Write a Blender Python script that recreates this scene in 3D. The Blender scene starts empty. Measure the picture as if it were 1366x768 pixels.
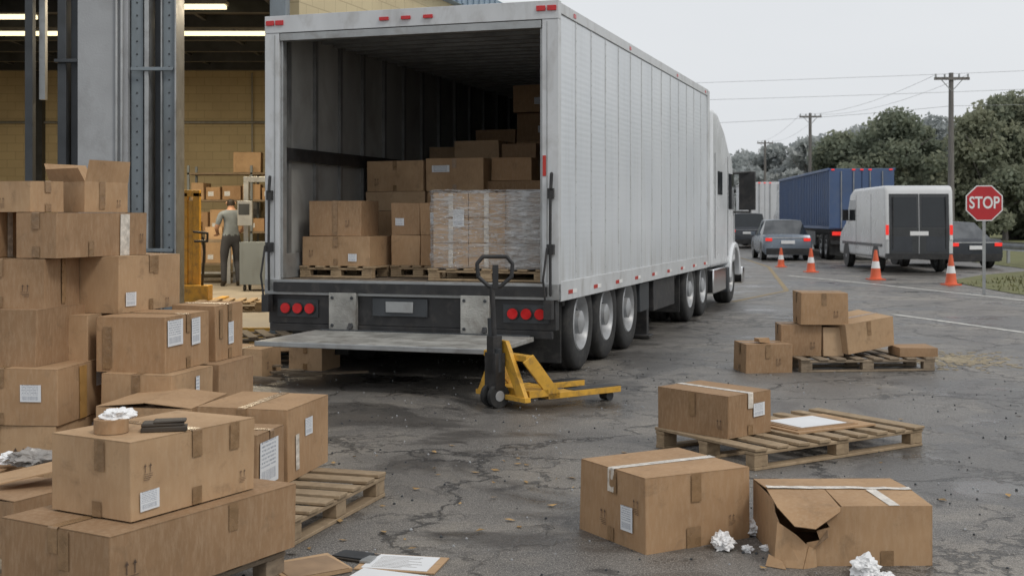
import bpy, bmesh, math, random
import numpy as np
from mathutils import Vector, Matrix, noise
random.seed(7)
R=math.radians
sc=bpy.context.scene
sc.view_settings.view_transform='Standard'
sc.view_settings.look='None'
sc.view_settings.exposure=0

# ---------------------------------------------------------------- materials
class Mat:
    def __init__(s,name):
        s.m=bpy.data.materials.new(name); s.m.use_nodes=True
        s.nt=s.m.node_tree; s.b=s.nt.nodes['Principled BSDF']; s.out=s.nt.nodes['Material Output']
    def n(s,t,**k):
        nd=s.nt.nodes.new(t)
        for a,b in k.items(): setattr(nd,a,b)
        return nd
    def l(s,a,b): s.nt.links.new(a,b)
    def setv(s,sock,v):
        if isinstance(v,bpy.types.NodeSocket): s.l(v,sock)
        else: sock.default_value=v
    def math(s,op,a,b=0.0,c=0.0):
        nd=s.n('ShaderNodeMath',operation=op)
        s.setv(nd.inputs[0],a); s.setv(nd.inputs[1],b); s.setv(nd.inputs[2],c)
        return nd.outputs[0]
    def mix(s,f,a,b,mode='MIX'):
        nd=s.n('ShaderNodeMix',data_type='RGBA',blend_type=mode)
        s.setv(nd.inputs[0],f)
        for sock,v in ((nd.inputs[6],a),(nd.inputs[7],b)):
            if isinstance(v,bpy.types.NodeSocket): s.l(v,sock)
            else: sock.default_value=(v[0],v[1],v[2],1)
        return nd.outputs[2]
    def noise(s,vec,scale,detail=4,rough=.55,dist=0):
        nd=s.n('ShaderNodeTexNoise'); nd.inputs['Scale'].default_value=scale
        nd.inputs['Detail'].default_value=detail; nd.inputs['Roughness'].default_value=rough
        nd.inputs['Distortion'].default_value=dist
        if vec is not None: s.l(vec,nd.inputs['Vector'])
        return nd.outputs[0]
    def ramp(s,v,a,b,c0=0.,c1=1.):
        nd=s.n('ShaderNodeMapRange'); nd.inputs[1].default_value=a; nd.inputs[2].default_value=b
        nd.inputs[3].default_value=c0; nd.inputs[4].default_value=c1
        s.l(v,nd.inputs[0]); return nd.outputs[0]
    def co(s,kind='Object'):
        return s.n('ShaderNodeTexCoord').outputs[kind]
    def mapping(s,vec,scale=(1,1,1),rot=(0,0,0)):
        nd=s.n('ShaderNodeMapping'); nd.inputs['Scale'].default_value=scale; nd.inputs['Rotation'].default_value=rot
        s.l(vec,nd.inputs['Vector']); return nd.outputs[0]
    def bump(s,h,strength=.3,dist=.01):
        nd=s.n('ShaderNodeBump'); nd.inputs['Strength'].default_value=strength; nd.inputs['Distance'].default_value=dist
        s.l(h,nd.inputs['Height']); s.l(nd.outputs[0],s.b.inputs['Normal'])
    def set(s,k,v): s.setv(s.b.inputs[k],v)

def simple(name,col,rough=.5,metal=0,var=.25,scale=3,dirt=None,dirtamt=.4,bump=0,emis=0,stretch=(1,1,1),bscale=40):
    M=Mat(name); co=M.mapping(M.co(),stretch)
    n1=M.noise(co,scale,3,.55)
    c=M.mix(M.ramp(n1,.3,.7),tuple(x*(1-var) for x in col),tuple(min(1,x*(1+var)) for x in col))
    if dirt:
        n2=M.noise(co,scale*1.7,4,.62,.4)
        c=M.mix(M.ramp(n2,.5,.76,0,dirtamt),c,dirt)
    M.set('Base Color',c)
    M.set('Roughness',M.ramp(n1,.2,.8,max(.03,rough-.1),min(1,rough+.12)))
    M.set('Metallic',metal)
    if bump: M.bump(M.noise(co,bscale,3),bump,.01)
    if emis:
        M.set('Emission Color',(*col,1)); M.set('Emission Strength',emis); M.m.cycles.emission_sampling='NONE'
    return M.m

def cardboard(name,c1,c2):
    M=Mat(name); co0=M.co()
    oi=M.n('ShaderNodeObjectInfo').outputs['Random']
    va=M.n('ShaderNodeVectorMath',operation='ADD'); cb=M.n('ShaderNodeCombineXYZ')
    M.l(M.math('MULTIPLY',oi,37.0),cb.inputs[0]); M.l(M.math('MULTIPLY',oi,91.0),cb.inputs[1])
    M.l(co0,va.inputs[0]); M.l(cb.outputs[0],va.inputs[1]); co=va.outputs[0]
    base=M.mix(oi,c1,c2)
    n1=M.noise(co,2.2,3,.6)
    base=M.mix(M.ramp(n1,.38,.68,0,.6),base,tuple(x*.74 for x in c1))
    n2=M.noise(M.mapping(co,(12,12,3.0)),4,4,.7)
    base=M.mix(M.ramp(n2,.44,.76,0,.26),base,(.58,.44,.30))
    n3=M.noise(co,7,6,.74,.6)
    base=M.mix(M.ramp(n3,.55,.70,0,.5),base,(.20,.135,.08))
    M.set('Base Color',base); M.set('Roughness',.82)
    M.set('Specular IOR Level',.25)
    M.bump(M.math('ADD',M.math('MULTIPLY',n2,.2),M.math('MULTIPLY',n1,2.2)),.45,.008)
    return M.m

m_kraft=[cardboard('cardboard',(.37,.225,.120),(.48,.32,.185)),cardboard('cardboard_light',(.43,.285,.165),(.51,.355,.22)),cardboard('cardboard_dark',(.29,.178,.096),(.37,.235,.135))]
m_card=m_kraft[0]
m_cardin=simple('cardboard_inside',(.30,.20,.12),.9,var=.2,scale=6)
m_tapeb=simple('brown_packing_tape',(.25,.155,.08),.28,var=.2,scale=15,bump=.3,bscale=30)
m_tapec=simple('clear_packing_tape',(.60,.55,.48),.22,var=.28,scale=22,bump=.6,bscale=25)
m_ink=simple('printed_ink',(.10,.065,.045),.85,var=.3,scale=30)
m_orange_tape=simple('orange_tape',(.42,.24,.08),.3,var=.15,scale=10)

def label():
    M=Mat('shipping_label'); uv=M.n('ShaderNodeUVMap').outputs[0]
    sx=M.n('ShaderNodeSeparateXYZ'); M.l(uv,sx.inputs[0]); u,v=sx.outputs[0],sx.outputs[1]
    rows=M.math('GREATER_THAN',M.math('FRACT',M.math('MULTIPLY',v,11)),.52)
    ch=M.math('GREATER_THAN',M.noise(M.mapping(uv,(38,11,1)),1,2),.47)
    inner=M.math('MULTIPLY',M.math('GREATER_THAN',u,.07),M.math('LESS_THAN',u,.86))
    txt=M.math('MULTIPLY',M.math('MULTIPLY',rows,ch),M.math('MULTIPLY',inner,M.math('GREATER_THAN',v,.42)))
    bars=M.math('GREATER_THAN',M.noise(M.mapping(uv,(55,.01,1)),1,2),.5)
    bz=M.math('MULTIPLY',M.math('MULTIPLY',M.math('GREATER_THAN',v,.1),M.math('LESS_THAN',v,.34)),inner)
    ink=M.math('MAXIMUM',txt,M.math('MULTIPLY',bars,bz))
    M.set('Base Color',M.mix(M.math('MULTIPLY',ink,.65),(.70,.72,.74),(.12,.15,.22))); M.set('Roughness',.45)
    return M.m
m_label=label()
def wood(name,c1,c2):
    M=Mat(name); co=M.co()
    a=M.noise(M.mapping(co,(3,3,9)),2.2,5,.65,1.2)
    b=M.noise(co,22,4,.7)
    c=M.mix(M.ramp(a,.3,.7),c1,c2); c=M.mix(M.ramp(b,.48,.75,0,.5),c,tuple(x*.45 for x in c1))
    oi=M.n('ShaderNodeObjectInfo').outputs['Random']
    c=M.mix(M.math('MULTIPLY',oi,.35),c,(.17,.13,.09))
    M.set('Base Color',c); M.set('Roughness',.85); M.bump(b,.5,.004); return M.m
m_wood=wood('pallet_wood',(.27,.19,.11),(.44,.325,.20))
m_oldwood=wood('old_pallet_wood',(.17,.13,.09),(.31,.24,.165))

def asphalt():
    M=Mat('asphalt'); p=M.n('ShaderNodeNewGeometry').outputs['Position']
    big=M.noise(p,.22,3,.55,.3); mid=M.noise(p,1.3,6,.70,.5); fine=M.noise(p,38,3,.75); grit=M.noise(p,140,1,.6)
    c=M.mix(M.ramp(big,.36,.64),(.100,.092,.084),(.185,.170,.152))
    c=M.mix(M.ramp(mid,.42,.62,0,.85),c,(.062,.057,.053))
    tan=M.noise(p,.6,5,.72,.6)
    c=M.mix(M.ramp(tan,.49,.64,0,.75),c,(.275,.240,.195))
    c=M.mix(M.ramp(fine,.32,.66,0,.62),c,(.046,.043,.040))
    c=M.mix(M.ramp(grit,.53,.64,0,.8),c,(.42,.39,.35))
    dn=M.n('ShaderNodeTexNoise'); dn.inputs['Scale'].default_value=1.1; dn.inputs['Detail'].default_value=6; dn.inputs['Roughness'].default_value=.68; M.l(p,dn.inputs['Vector'])
    va=M.n('ShaderNodeVectorMath',operation='SCALE'); M.l(dn.outputs['Color'],va.inputs[0]); va.inputs['Scale'].default_value=1.5
    vb=M.n('ShaderNodeVectorMath',operation='ADD'); M.l(p,vb.inputs[0]); M.l(va.outputs[0],vb.inputs[1])
    def crack(scale,w):
        v=M.n('ShaderNodeTexVoronoi',feature='DISTANCE_TO_EDGE'); v.inputs['Scale'].default_value=scale; M.l(vb.outputs[0],v.inputs['Vector'])
        return M.ramp(v.outputs['Distance'],w*.3,w,1,0)
    m2=M.ramp(tan,.47,.57)
    ck=M.math('MAXIMUM',crack(.33,.012),M.math('MULTIPLY',M.math('MULTIPLY',crack(1.5,.04),m2),.85))
    c=M.mix(M.math('MULTIPLY',ck,.85),c,(.018,.017,.016))
    wn=M.noise(p,.42,5,.62,.8)
    wet=M.ramp(wn,.505,.56)
    wn2=M.noise(p,1.1,4,.6,.5)
    pud=M.math('MULTIPLY',wet,M.ramp(wn2,.54,.62))
    c=M.mix(M.math('MULTIPLY',wet,.60),c,(.038,.035,.033))
    st=M.ramp(M.noise(p,2.1,3,.5,1.2),.64,.70)      # oil drips
    c=M.mix(M.math('MULTIPLY',st,.7),c,(.028,.026,.025))
    M.set('Base Color',c)
    r=M.math('SUBTRACT',M.ramp(fine,.2,.8,.36,.60),M.math('MULTIPLY',wet,.14))
    r=M.math('SUBTRACT',r,M.math('MULTIPLY',pud,.17))
    M.set('Roughness',M.math('MAXIMUM',r,.09))
    h=M.math('ADD',M.math('MULTIPLY',fine,.9),M.math('MULTIPLY',mid,1.6))
    h=M.math('SUBTRACT',h,M.math('MULTIPLY',ck,1.5))
    h=M.math('MULTIPLY',h,M.math('SUBTRACT',1.0,M.math('MULTIPLY',pud,.6)))
    M.bump(h,.6,.012)
    return M.m
m_asph=asphalt()
m_white_line=simple('worn_road_paint',(.55,.54,.5),.7,var=.2,scale=4,dirt=(.16,.15,.14),dirtamt=.9)
m_yellow_line=simple('worn_yellow_paint',(.27,.20,.10),.7,var=.2,scale=4,dirt=(.13,.125,.115),dirtamt=.95)
m_grass=simple('grass',(.13,.135,.055),.95,var=.35,scale=1.5,dirt=(.22,.17,.08),dirtamt=.6,bump=.8)
m_sand=simple('spilled_sand',(.30,.25,.17),.95,var=.25,scale=5,dirt=(.14,.125,.105),dirtamt=.9,bump=.5)

def trailer_paint():
    M=Mat('trailer_white_paint'); co=M.co()
    streak=M.noise(M.mapping(co,(3,3,.25)),3,4,.6); n=M.noise(co,.9,3,.5)
    c=M.mix(M.ramp(n,.3,.7),(.61,.645,.68),(.68,.71,.74))
    c=M.mix(M.ramp(streak,.52,.8,0,.35),c,(.42,.43,.42))
    s=M.n('ShaderNodeSeparateXYZ'); M.l(co,s.inputs[0])
    c=M.mix(M.math('MULTIPLY',M.ramp(s.outputs[2],1.5,.9,0,.5),M.ramp(streak,.3,.6)),c,(.34,.33,.30))
    M.set('Base Color',c); M.set('Roughness',.34)
    w=M.math('SINE',M.math('MULTIPLY',s.outputs[2],105))
    M.bump(M.math('ADD',w,M.math('MULTIPLY',n,6)),.06,.004)
    return M.m
m_trailer=trailer_paint()
m_frame=simple('trailer_frame_paint',(.56,.575,.585),.4,var=.08,scale=3,dirt=(.25,.23,.20),dirtamt=.5,stretch=(1,1,.5))
m_liner=simple('trailer_liner',(.34,.335,.315),.6,var=.2,scale=1.3,dirt=(.17,.15,.125),dirtamt=.6,stretch=(1,1,.6))
m_rib=simple('liner_rib',(.20,.20,.195),.4,.3,dirt=(.12,.11,.1),dirtamt=.5)
m_ceil=simple('trailer_roof_inner',(.34,.34,.32),.5,.1,var=.2)
m_plyfloor=simple('trailer_floor_boards',(.18,.14,.10),.8,var=.35,scale=6,stretch=(5,1,1))
m_galv=simple('galvanised_steel',(.36,.37,.37),.45,.55,var=.15,scale=4,dirt=(.18,.16,.14),dirtamt=.5)
m_plate=simple('tread_plate',(.36,.355,.33),.5,.25,var=.3,scale=3.5,dirt=(.15,.13,.11),dirtamt=.8,bump=.5,bscale=50)
m_black=simple('black_steel',(.022,.022,.023),.5,var=.4,scale=5,dirt=(.09,.08,.07),dirtamt=.5)
m_rubber=simple('tyre_rubber',(.024,.024,.024),.8,var=.3,scale=6,dirt=(.085,.08,.07),dirtamt=.5,bump=.3)
m_rim=simple('wheel_rim',(.36,.37,.38),.4,.2,var=.12,dirt=(.18,.165,.145),dirtamt=.6,scale=4)
m_chrome=simple('chrome',(.7,.7,.7),.15,1,var=.05)
m_red=simple('red_lens',(.38,.012,.014),.2,var=.2,scale=12,emis=.2)
m_brake=simple('lit_tail_light',(.78,.03,.02),.3,var=.05,emis=.55)
m_redtape=simple('red_reflector',(.45,.03,.02),.4,var=.15)
m_whtape=simple('white_reflector',(.75,.75,.73),.4,var=.1)
m_glass=simple('dark_glass',(.018,.022,.026),.06,var=.1)
m_whitecar=simple('white_vehicle_paint',(.60,.61,.62),.25,var=.04,scale=1,dirt=(.42,.41,.39),dirtamt=.3)
m_cab=simple('cab_paint',(.70,.72,.74),.25,var=.04,scale=1,dirt=(.5,.49,.47),dirtamt=.3)
m_bluec=simple('blue_container_paint',(.065,.11,.22),.5,var=.12,scale=1,dirt=(.12,.15,.21),dirtamt=.5)
m_greyv=simple('dark_van_panel',(.045,.048,.052),.3,var=.1)
m_darkcar=simple('dark_car_paint',(.045,.050,.060),.2,var=.08)
m_silver=simple('silver_car_paint',(.17,.20,.24),.25,.3,var=.08)
m_yel=simple('yellow_machine_paint',(.60,.33,.04),.4,var=.15,scale=8,dirt=(.16,.10,.05),dirtamt=.7)
m_cone=simple('orange_cone_plastic',(.68,.12,.045),.5,var=.12)
m_concrete=simple('concrete',(.34,.35,.36),.85,var=.1,scale=1.5,dirt=(.20,.20,.195),dirtamt=.5,bump=.3)
m_slab=simple('warehouse_floor',(.25,.225,.19),.6,var=.2,scale=1,dirt=(.1,.09,.08),dirtamt=.6)
m_dark=simple('dark_steel',(.05,.055,.06),.5,.3,var=.3)
m_steelblue=simple('blue_grey_steel',(.19,.22,.24),.5,.2,var=.12,scale=2,dirt=(.09,.09,.09),dirtamt=.6,stretch=(1,1,.3))
m_fascia=simple('blue_fascia',(.22,.29,.36),.45,.2,var=.12)
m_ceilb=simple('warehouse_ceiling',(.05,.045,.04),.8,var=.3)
m_tissue=simple('tissue_paper',(.80,.80,.80),.8,var=.05)
m_paper=simple('white_paper',(.70,.71,.72),.7,var=.05)
m_bark=simple('weathered_pole_wood',(.16,.15,.14),.9,var=.3,stretch=(3,3,.4))
m_tent=Mat('fluorescent_tube'); m_tent.set('Emission Color',(1,.84,.50,1)); m_tent.set('Emission Strength',1.7); m_tube=m_tent.m; m_tube.cycles.emission_sampling='NONE'
m_signred=simple('stop_sign_red',(.48,.022,.028),.4,var=.08)
m_signw=simple('sign_white',(.78,.78,.78),.4,var=.03)
m_leather=simple('dark_leather',(.05,.04,.03),.6,var=.3)
m_film=simple('grey_plastic_film',(.30,.28,.26),.3,var=.2)
m_lip=simple('lips',(.3,.12,.1),.6)

def block():
    M=Mat('painted_block_wall'); co=M.co()
    s=M.n('ShaderNodeSeparateXYZ'); M.l(co,s.inputs[0])
    cb=M.n('ShaderNodeCombineXYZ'); M.l(M.math('ADD',s.outputs[0],s.outputs[1]),cb.inputs[0]); M.l(s.outputs[2],cb.inputs[1])
    br=M.n('ShaderNodeTexBrick'); M.l(cb.outputs[0],br.inputs['Vector'])
    br.inputs['Scale'].default_value=1; br.inputs['Brick Width'].default_value=.4; br.inputs['Row Height'].default_value=.2
    br.inputs['Mortar Size'].default_value=.007
    br.inputs['Color1'].default_value=(.56,.47,.29,1); br.inputs['Color2'].default_value=(.52,.43,.265,1); br.inputs['Mortar'].default_value=(.40,.325,.20,1)
    c=M.mix(M.ramp(M.noise(co,.8,4,.65),.4,.75,0,.5),br.outputs[0],(.34,.275,.17))
    M.set('Base Color',c); M.set('Roughness',.8); return M.m
m_block=block()
def wrapm():
    M=Mat('stretch_wrap'); co=M.co()
    tr=M.n('ShaderNodeBsdfTransparent'); mx=M.n('ShaderNodeMixShader')
    n=M.noise(M.mapping(co,(1.2,1.2,7),(0,.25,0)),4,5,.7,1.5)
    M.set('Base Color',(.66,.67,.68,1)); M.set('Roughness',.06); M.set('Specular IOR Level',1.0); M.bump(n,1.0,.06)
    s=M.n('ShaderNodeSeparateXYZ'); M.l(co,s.inputs[0])
    f=M.math('ADD',M.ramp(n,.40,.60,.08,.60),M.ramp(s.outputs[0],.78,.86,0,.34))
    M.l(f,mx.inputs[0]); M.l(tr.outputs[0],mx.inputs[1]); M.l(M.b.outputs[0],mx.inputs[2]); M.l(mx.outputs[0],M.out.inputs['Surface'])
    return M.m
m_wrap=wrapm()
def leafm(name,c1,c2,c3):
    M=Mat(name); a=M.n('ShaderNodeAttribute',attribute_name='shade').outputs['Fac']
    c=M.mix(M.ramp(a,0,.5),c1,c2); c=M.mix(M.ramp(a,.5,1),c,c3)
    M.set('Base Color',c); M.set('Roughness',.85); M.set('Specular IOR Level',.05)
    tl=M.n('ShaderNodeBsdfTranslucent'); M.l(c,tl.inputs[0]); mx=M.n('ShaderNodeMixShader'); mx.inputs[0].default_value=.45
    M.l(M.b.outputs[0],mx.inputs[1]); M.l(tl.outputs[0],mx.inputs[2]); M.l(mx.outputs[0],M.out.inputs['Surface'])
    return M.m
m_leaf=leafm('hazed_tree_foliage',(.20,.235,.20),(.255,.285,.215),(.33,.335,.235))  # leaf greens paled and greyed, with aerial haze put into the colour
m_leaffar=leafm('hazed_distant_foliage',(.39,.42,.43),(.43,.455,.45),(.47,.485,.465))  # stronger distance haze painted into the base colours, no volume involved
m_fallen=simple('fallen_leaf',(.34,.21,.08),.8,var=.4,scale=8)

# ---------------------------------------------------------------- mesh builder
class MB:
    def __init__(s): s.v=[];s.f=[];s.mi=[];s.uv=[];s.mats=[];s.M=Matrix.Identity(4)
    def mat(s,m):
        if m not in s.mats: s.mats.append(m)
        return s.mats.index(m)
    def face(s,pts,m,uv=None):
        b=len(s.v)
        for p in pts: s.v.append(s.M@Vector(p))
        s.f.append(tuple(range(b,b+len(pts)))); s.mi.append(s.mat(m)); s.uv.append(uv)
    def raw(s,verts,faces,m):
        b=len(s.v)
        for p in verts: s.v.append(s.M@Vector(p))
        k=s.mat(m)
        for f in faces: s.f.append(tuple(b+i for i in f)); s.mi.append(k); s.uv.append(None)
    def box(s,x0,x1,y0,y1,z0,z1,m,j=0):
        vs=[(x,y,z) for z in (z0,z1) for x,y in ((x0,y0),(x1,y0),(x1,y1),(x0,y1))]
        if j: vs=[tuple(c+random.uniform(-j,j) for c in p) for p in vs]
        s.raw(vs,[(3,2,1,0),(4,5,6,7),(0,1,5,4),(1,2,6,5),(2,3,7,6),(3,0,4,7)],m)
    def prism(s,pts,a0,a1,m,axis='x'):
        n=len(pts)
        def P(a,p):
            return (a,p[0],p[1]) if axis=='x' else ((p[0],a,p[1]) if axis=='y' else (p[0],p[1],a))
        vs=[P(a0,p) for p in pts]+[P(a1,p) for p in pts]
        s.raw(vs,[tuple(range(n))[::-1],tuple(range(n,2*n))]+[(i,(i+1)%n,n+(i+1)%n,n+i) for i in range(n)],m)
    def cyl(s,p0,p1,r,m,n=14,r1=None):
        p0=Vector(p0);p1=Vector(p1); r1=r if r1 is None else r1
        d=(p1-p0).normalized(); u=d.orthogonal().normalized(); w=d.cross(u)
        vs=[]
        for p,rr in ((p0,r),(p1,r1)):
            for i in range(n):
                t=2*math.pi*i/n; vs.append(p+(u*math.cos(t)+w*math.sin(t))*rr)
        s.raw(vs,[tuple(range(n))[::-1],tuple(range(n,2*n))]+[(i,(i+1)%n,n+(i+1)%n,n+i) for i in range(n)],m)
    def tube(s,pts,r,m,n=10,closed=False):
        pts=[Vector(p) for p in pts]; k=len(pts)
        for i in range(k if closed else k-1): s.cyl(pts[i],pts[(i+1)%k],r,m,n)
        for p in pts: s.sph(p,r,m,8,5)
    def sph(s,c,r,m,n=12,k=8,sc=(1,1,1)):
        vs=[];fs=[]
        for i in range(k+1):
            ph=math.pi*i/k
            for j in range(n):
                t=2*math.pi*j/n
                vs.append((c[0]+r*sc[0]*math.sin(ph)*math.cos(t),c[1]+r*sc[1]*math.sin(ph)*math.sin(t),c[2]+r*sc[2]*math.cos(ph)))
        for i in range(k):
            for j in range(n): fs.append((i*n+j,(i+1)*n+j,(i+1)*n+(j+1)%n,i*n+(j+1)%n))
        s.raw(vs,fs,m)
    def lathe(s,prof,c,m,n=36,axis='x'):
        vs=[];fs=[];k=len(prof)
        for (r,x) in prof:
            for i in range(n):
                t=2*math.pi*i/n
                if axis=='x': vs.append((c[0]+x,c[1]+r*math.cos(t),c[2]+r*math.sin(t)))
                else: vs.append((c[0]+r*math.cos(t),c[1]+r*math.sin(t),c[2]+x))
        for a in range(k-1):
            for i in range(n): fs.append((a*n+i,a*n+(i+1)%n,(a+1)*n+(i+1)%n,(a+1)*n+i))
        s.raw(vs,fs,m)
    def build(s,name,loc=(0,0,0),rz=0,parent=None,bevel=0,seg=2,smooth=True,ang=35,rx=0,ry=0):
        me=bpy.data.meshes.new(name); me.from_pydata([tuple(v) for v in s.v],[],s.f)
        for m in s.mats: me.materials.append(m)
        me.polygons.foreach_set('material_index',s.mi)
        if any(u is not None for u in s.uv):
            lay=me.uv_layers.new(name='UVMap')
            for p,u in zip(me.polygons,s.uv):
                if u:
                    for li,c in zip(p.loop_indices,u): lay.data[li].uv=c
        bm=bmesh.new(); bm.from_mesh(me); 
        bmesh.ops.recalc_face_normals(bm,faces=bm.faces); bm.to_mesh(me); bm.free()
        if smooth:
            me.polygons.foreach_set('use_smooth',[True]*len(me.polygons)); me.set_sharp_from_angle(angle=R(ang))
        o=bpy.data.objects.new(name,me); sc.collection.objects.link(o)
        o.location=loc; o.rotation_euler=(rx,ry,rz)
        if parent: o.parent=parent
        if bevel:
            b=o.modifiers.new('bevel','BEVEL'); b.width=bevel; b.segments=seg; b.limit_method='ANGLE'; b.angle_limit=R(40)
        return o
def empty(name,loc=(0,0,0),rz=0):
    o=bpy.data.objects.new(name,None); sc.collection.objects.link(o); o.location=loc; o.rotation_euler=(0,0,rz); o.empty_display_size=.2; return o

# ---------------------------------------------------------------- cardboard box
rk=random.Random(21)
def cbox(x,y,z,ang,wr,wl,h,seam='x',tape='b',labels=(),icons=(),dabs=(),flap=0.0,open_=False,rx=0,ry=0,name='cardboard_box'):
    mb=MB(); e=.0018; t=.004
    mc=rk.choices(m_kraft,(6,2.5,2.5))[0]
    n=4; cr=.007
    def grid(P,m):
        vs=[];fs=[]
        for i in range(n+1):
            for j in range(n+1): vs.append(P(i/n,j/n))
        for i in range(n):
            for j in range(n):
                a=i*(n+1)+j; fs.append((a,a+n+1,a+n+2,a+1))
        mb.raw(vs,fs,m)
    amp=random.uniform(-.004,.005)
    def bl(u,v): return amp*math.sin(math.pi*u)*math.sin(math.pi*v)
    grid(lambda u,v:(cr+u*(wr-2*cr),-bl(u,v),v*h),mc)
    grid(lambda u,v:(cr+u*(wr-2*cr),wl+bl(u,v),v*h),mc)
    grid(lambda u,v:(-bl(u,v),cr+u*(wl-2*cr),v*h),mc)
    grid(lambda u,v:(wr+bl(u,v),cr+u*(wl-2*cr),v*h),mc)
    for (cx,cy,a0) in ((cr,cr,180),(wr-cr,cr,270),(wr-cr,wl-cr,0),(cr,wl-cr,90)):
        for k in range(3):
            q0,q1=R(a0+k*30),R(a0+k*30+30)
            mb.face([(cx+cr*math.cos(q0),cy+cr*math.sin(q0),0),(cx+cr*math.cos(q1),cy+cr*math.sin(q1),0),(cx+cr*math.cos(q1),cy+cr*math.sin(q1),h),(cx+cr*math.cos(q0),cy+cr*math.sin(q0),h)],mc)
    mb.face([(cr,cr,0),(wr-cr,cr,0),(wr-cr,wl-cr,0),(cr,wl-cr,0)],mc)
    g=.0026
    if open_:
        mb.box(t+cr,wr-t-cr,t+cr,wl-t-cr,h*.7,h*.7+t,m_cardin)
        fl=min(wr,wl)*.45
        for (o1,d) in (((0,0),(-.25,-.15)),((0,wl),(.1,.25))):
            a=o1[1]; s_=-1 if a==0 else 1
            an=R(random.uniform(55,80)); dy=s_*fl*math.cos(an); dz=fl*math.sin(an)
            mb.face([(0,a,h),(wr,a,h),(wr-.01,a+dy,h+dz),(.01,a+dy,h+dz)],mc)
        an=R(70)
        mb.face([(0,0,h),(0,wl,h),(-fl*math.cos(an),wl-.01,h+fl*.6),(-fl*math.cos(an),.01,h+fl*.6)],mc)
    else:
        mb.face([(cr,cr,h-.003),(wr-cr,cr,h-.003),(wr-cr,wl-cr,h-.003),(cr,wl-cr,h-.003)],m_cardin)
        f1,f2=random.uniform(flap*.3,flap),random.uniform(0,flap)
        k1=.003
        if seam=='x':
            mid=wl/2
            for (y0,y1,f) in ((k1,mid-g,f1),(wl-k1,mid+g,f2)):
                vs=[(k1,y0,h),(wr-k1,y0,h),(wr-k1,y1,h+f),(k1,y1,h+f)]
                mb.raw(vs+[(p[0],p[1],p[2]+t) for p in vs],[(0,1,2,3),(4,5,6,7),(0,1,5,4),(1,2,6,5),(2,3,7,6),(3,0,4,7)],mc)
        else:
            mid=wr/2
            for (x0,x1,f) in ((k1,mid-g,f1),(wr-k1,mid+g,f2)):
                vs=[(x0,k1,h),(x0,wl-k1,h),(x1,wl-k1,h+f),(x1,k1,h+f)]
                mb.raw(vs+[(p[0],p[1],p[2]+t) for p in vs],[(0,1,2,3),(4,5,6,7),(0,1,5,4),(1,2,6,5),(2,3,7,6),(3,0,4,7)],mc)
        tm={'b':m_tapeb,'c':m_tapec,'o':m_orange_tape}.get(tape)
        if tm and flap<.02:
            tw=.027; ex=min(.11,h*.35); zz=h+t+.0022+max(f1,f2)
            def strip(pts_a,pts_b):
                for i in range(len(pts_a)-1): mb.face([pts_a[i],pts_a[i+1],pts_b[i+1],pts_b[i]],tm)
            if seam=='x':
                m0=wl/2
                A=[(-e-.005,m0-tw,h-ex),(-e-.004,m0-tw,h),(-e,m0-tw,zz)]+[(wr*k/6,m0-tw+random.uniform(-.001,.001),zz) for k in range(1,6)]+[(wr+e,m0-tw,zz),(wr+e+.004,m0-tw,h),(wr+e+.005,m0-tw,h-ex)]
                B=[(a[0],a[1]+2*tw,a[2]) for a in A]
            else:
                m0=wr/2
                A=[(m0-tw,-e-.005,h-ex),(m0-tw,-e-.004,h),(m0-tw,-e,zz)]+[(m0-tw,wl*k/6,zz) for k in range(1,6)]+[(m0-tw,wl+e,zz),(m0-tw,wl+e+.004,h),(m0-tw,wl+e+.005,h-ex)]
                B=[(a[0]+2*tw,a[1],a[2]) for a in A]
            strip(A,B)
    def q(face,u,v,w,hh,m,off=.0075,uvq=True,skew=0):
        if face=='R': P=[(u,-off,v),(u+w,-off,v+skew),(u+w,-off,v+hh+skew),(u,-off,v+hh)]
        elif face=='L': P=[(-off,u+w,v),(-off,u,v+skew),(-off,u,v+hh+skew),(-off,u+w,v+hh)]
        else:
            zz=h+t+.005; P=[(u,v,zz),(u+w,v,zz),(u+w,v+hh,zz),(u,v+hh,zz)]
        mb.face(P,m,[(0,0),(1,0),(1,1),(0,1)] if uvq else None)
    for L in labels: q(*L,m_label,skew=random.uniform(-.004,.004))
    for (f,u,v,w,hh,k) in dabs: q(f,u,v,w,hh,{'b':m_tapeb,'c':m_tapec,'o':m_orange_tape}[k],off=.0065)
    if tape and not open_:
        if seam=='x': q('L',wl/2-.026,.003,.052,min(.07,h*.25),m_tapeb,off=.0055)
        else: q('R',wr/2-.026,.003,.052,min(.07,h*.25),m_tapeb,off=.0055)
    for (f,u,v,s) in icons:
        def qq(a,b,w_,h_): q(f,u+a*s,v+b*s,w_*s,h_*s,m_ink,off=.0062)
        for k in (0,.45):
            qq(k+.13,.1,.05,.45)
            for st in range(4): qq(k+.05+st*.03,.5+st*.05,.21-st*.06,.045)
        qq(0,0,.8,.03)
        for r_ in range(3): qq(0,-.14-.12*r_,.8-.15*r_,.035)
    C={(i,j,k):Vector([random.uniform(-1,1)*a for a in ((.008,.008,.005) if k else (.002,.002,0))]) for i in (0,1) for j in (0,1) for k in (0,1)}
    for i_,v in enumerate(mb.v):
        u_,w_,z_=[max(0,min(1,c)) for c in (v.x/wr,v.y/wl,v.z/h)]
        o=Vector((0,0,0))
        for (i,j,k),off in C.items(): o+=off*((u_ if i else 1-u_)*(w_ if j else 1-w_)*(z_ if k else 1-z_))
        mb.v[i_]=v+o
    return mb.build(name,(x,y,z),R(ang),rx=rx,ry=ry,bevel=0,smooth=True,ang=40)

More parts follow.
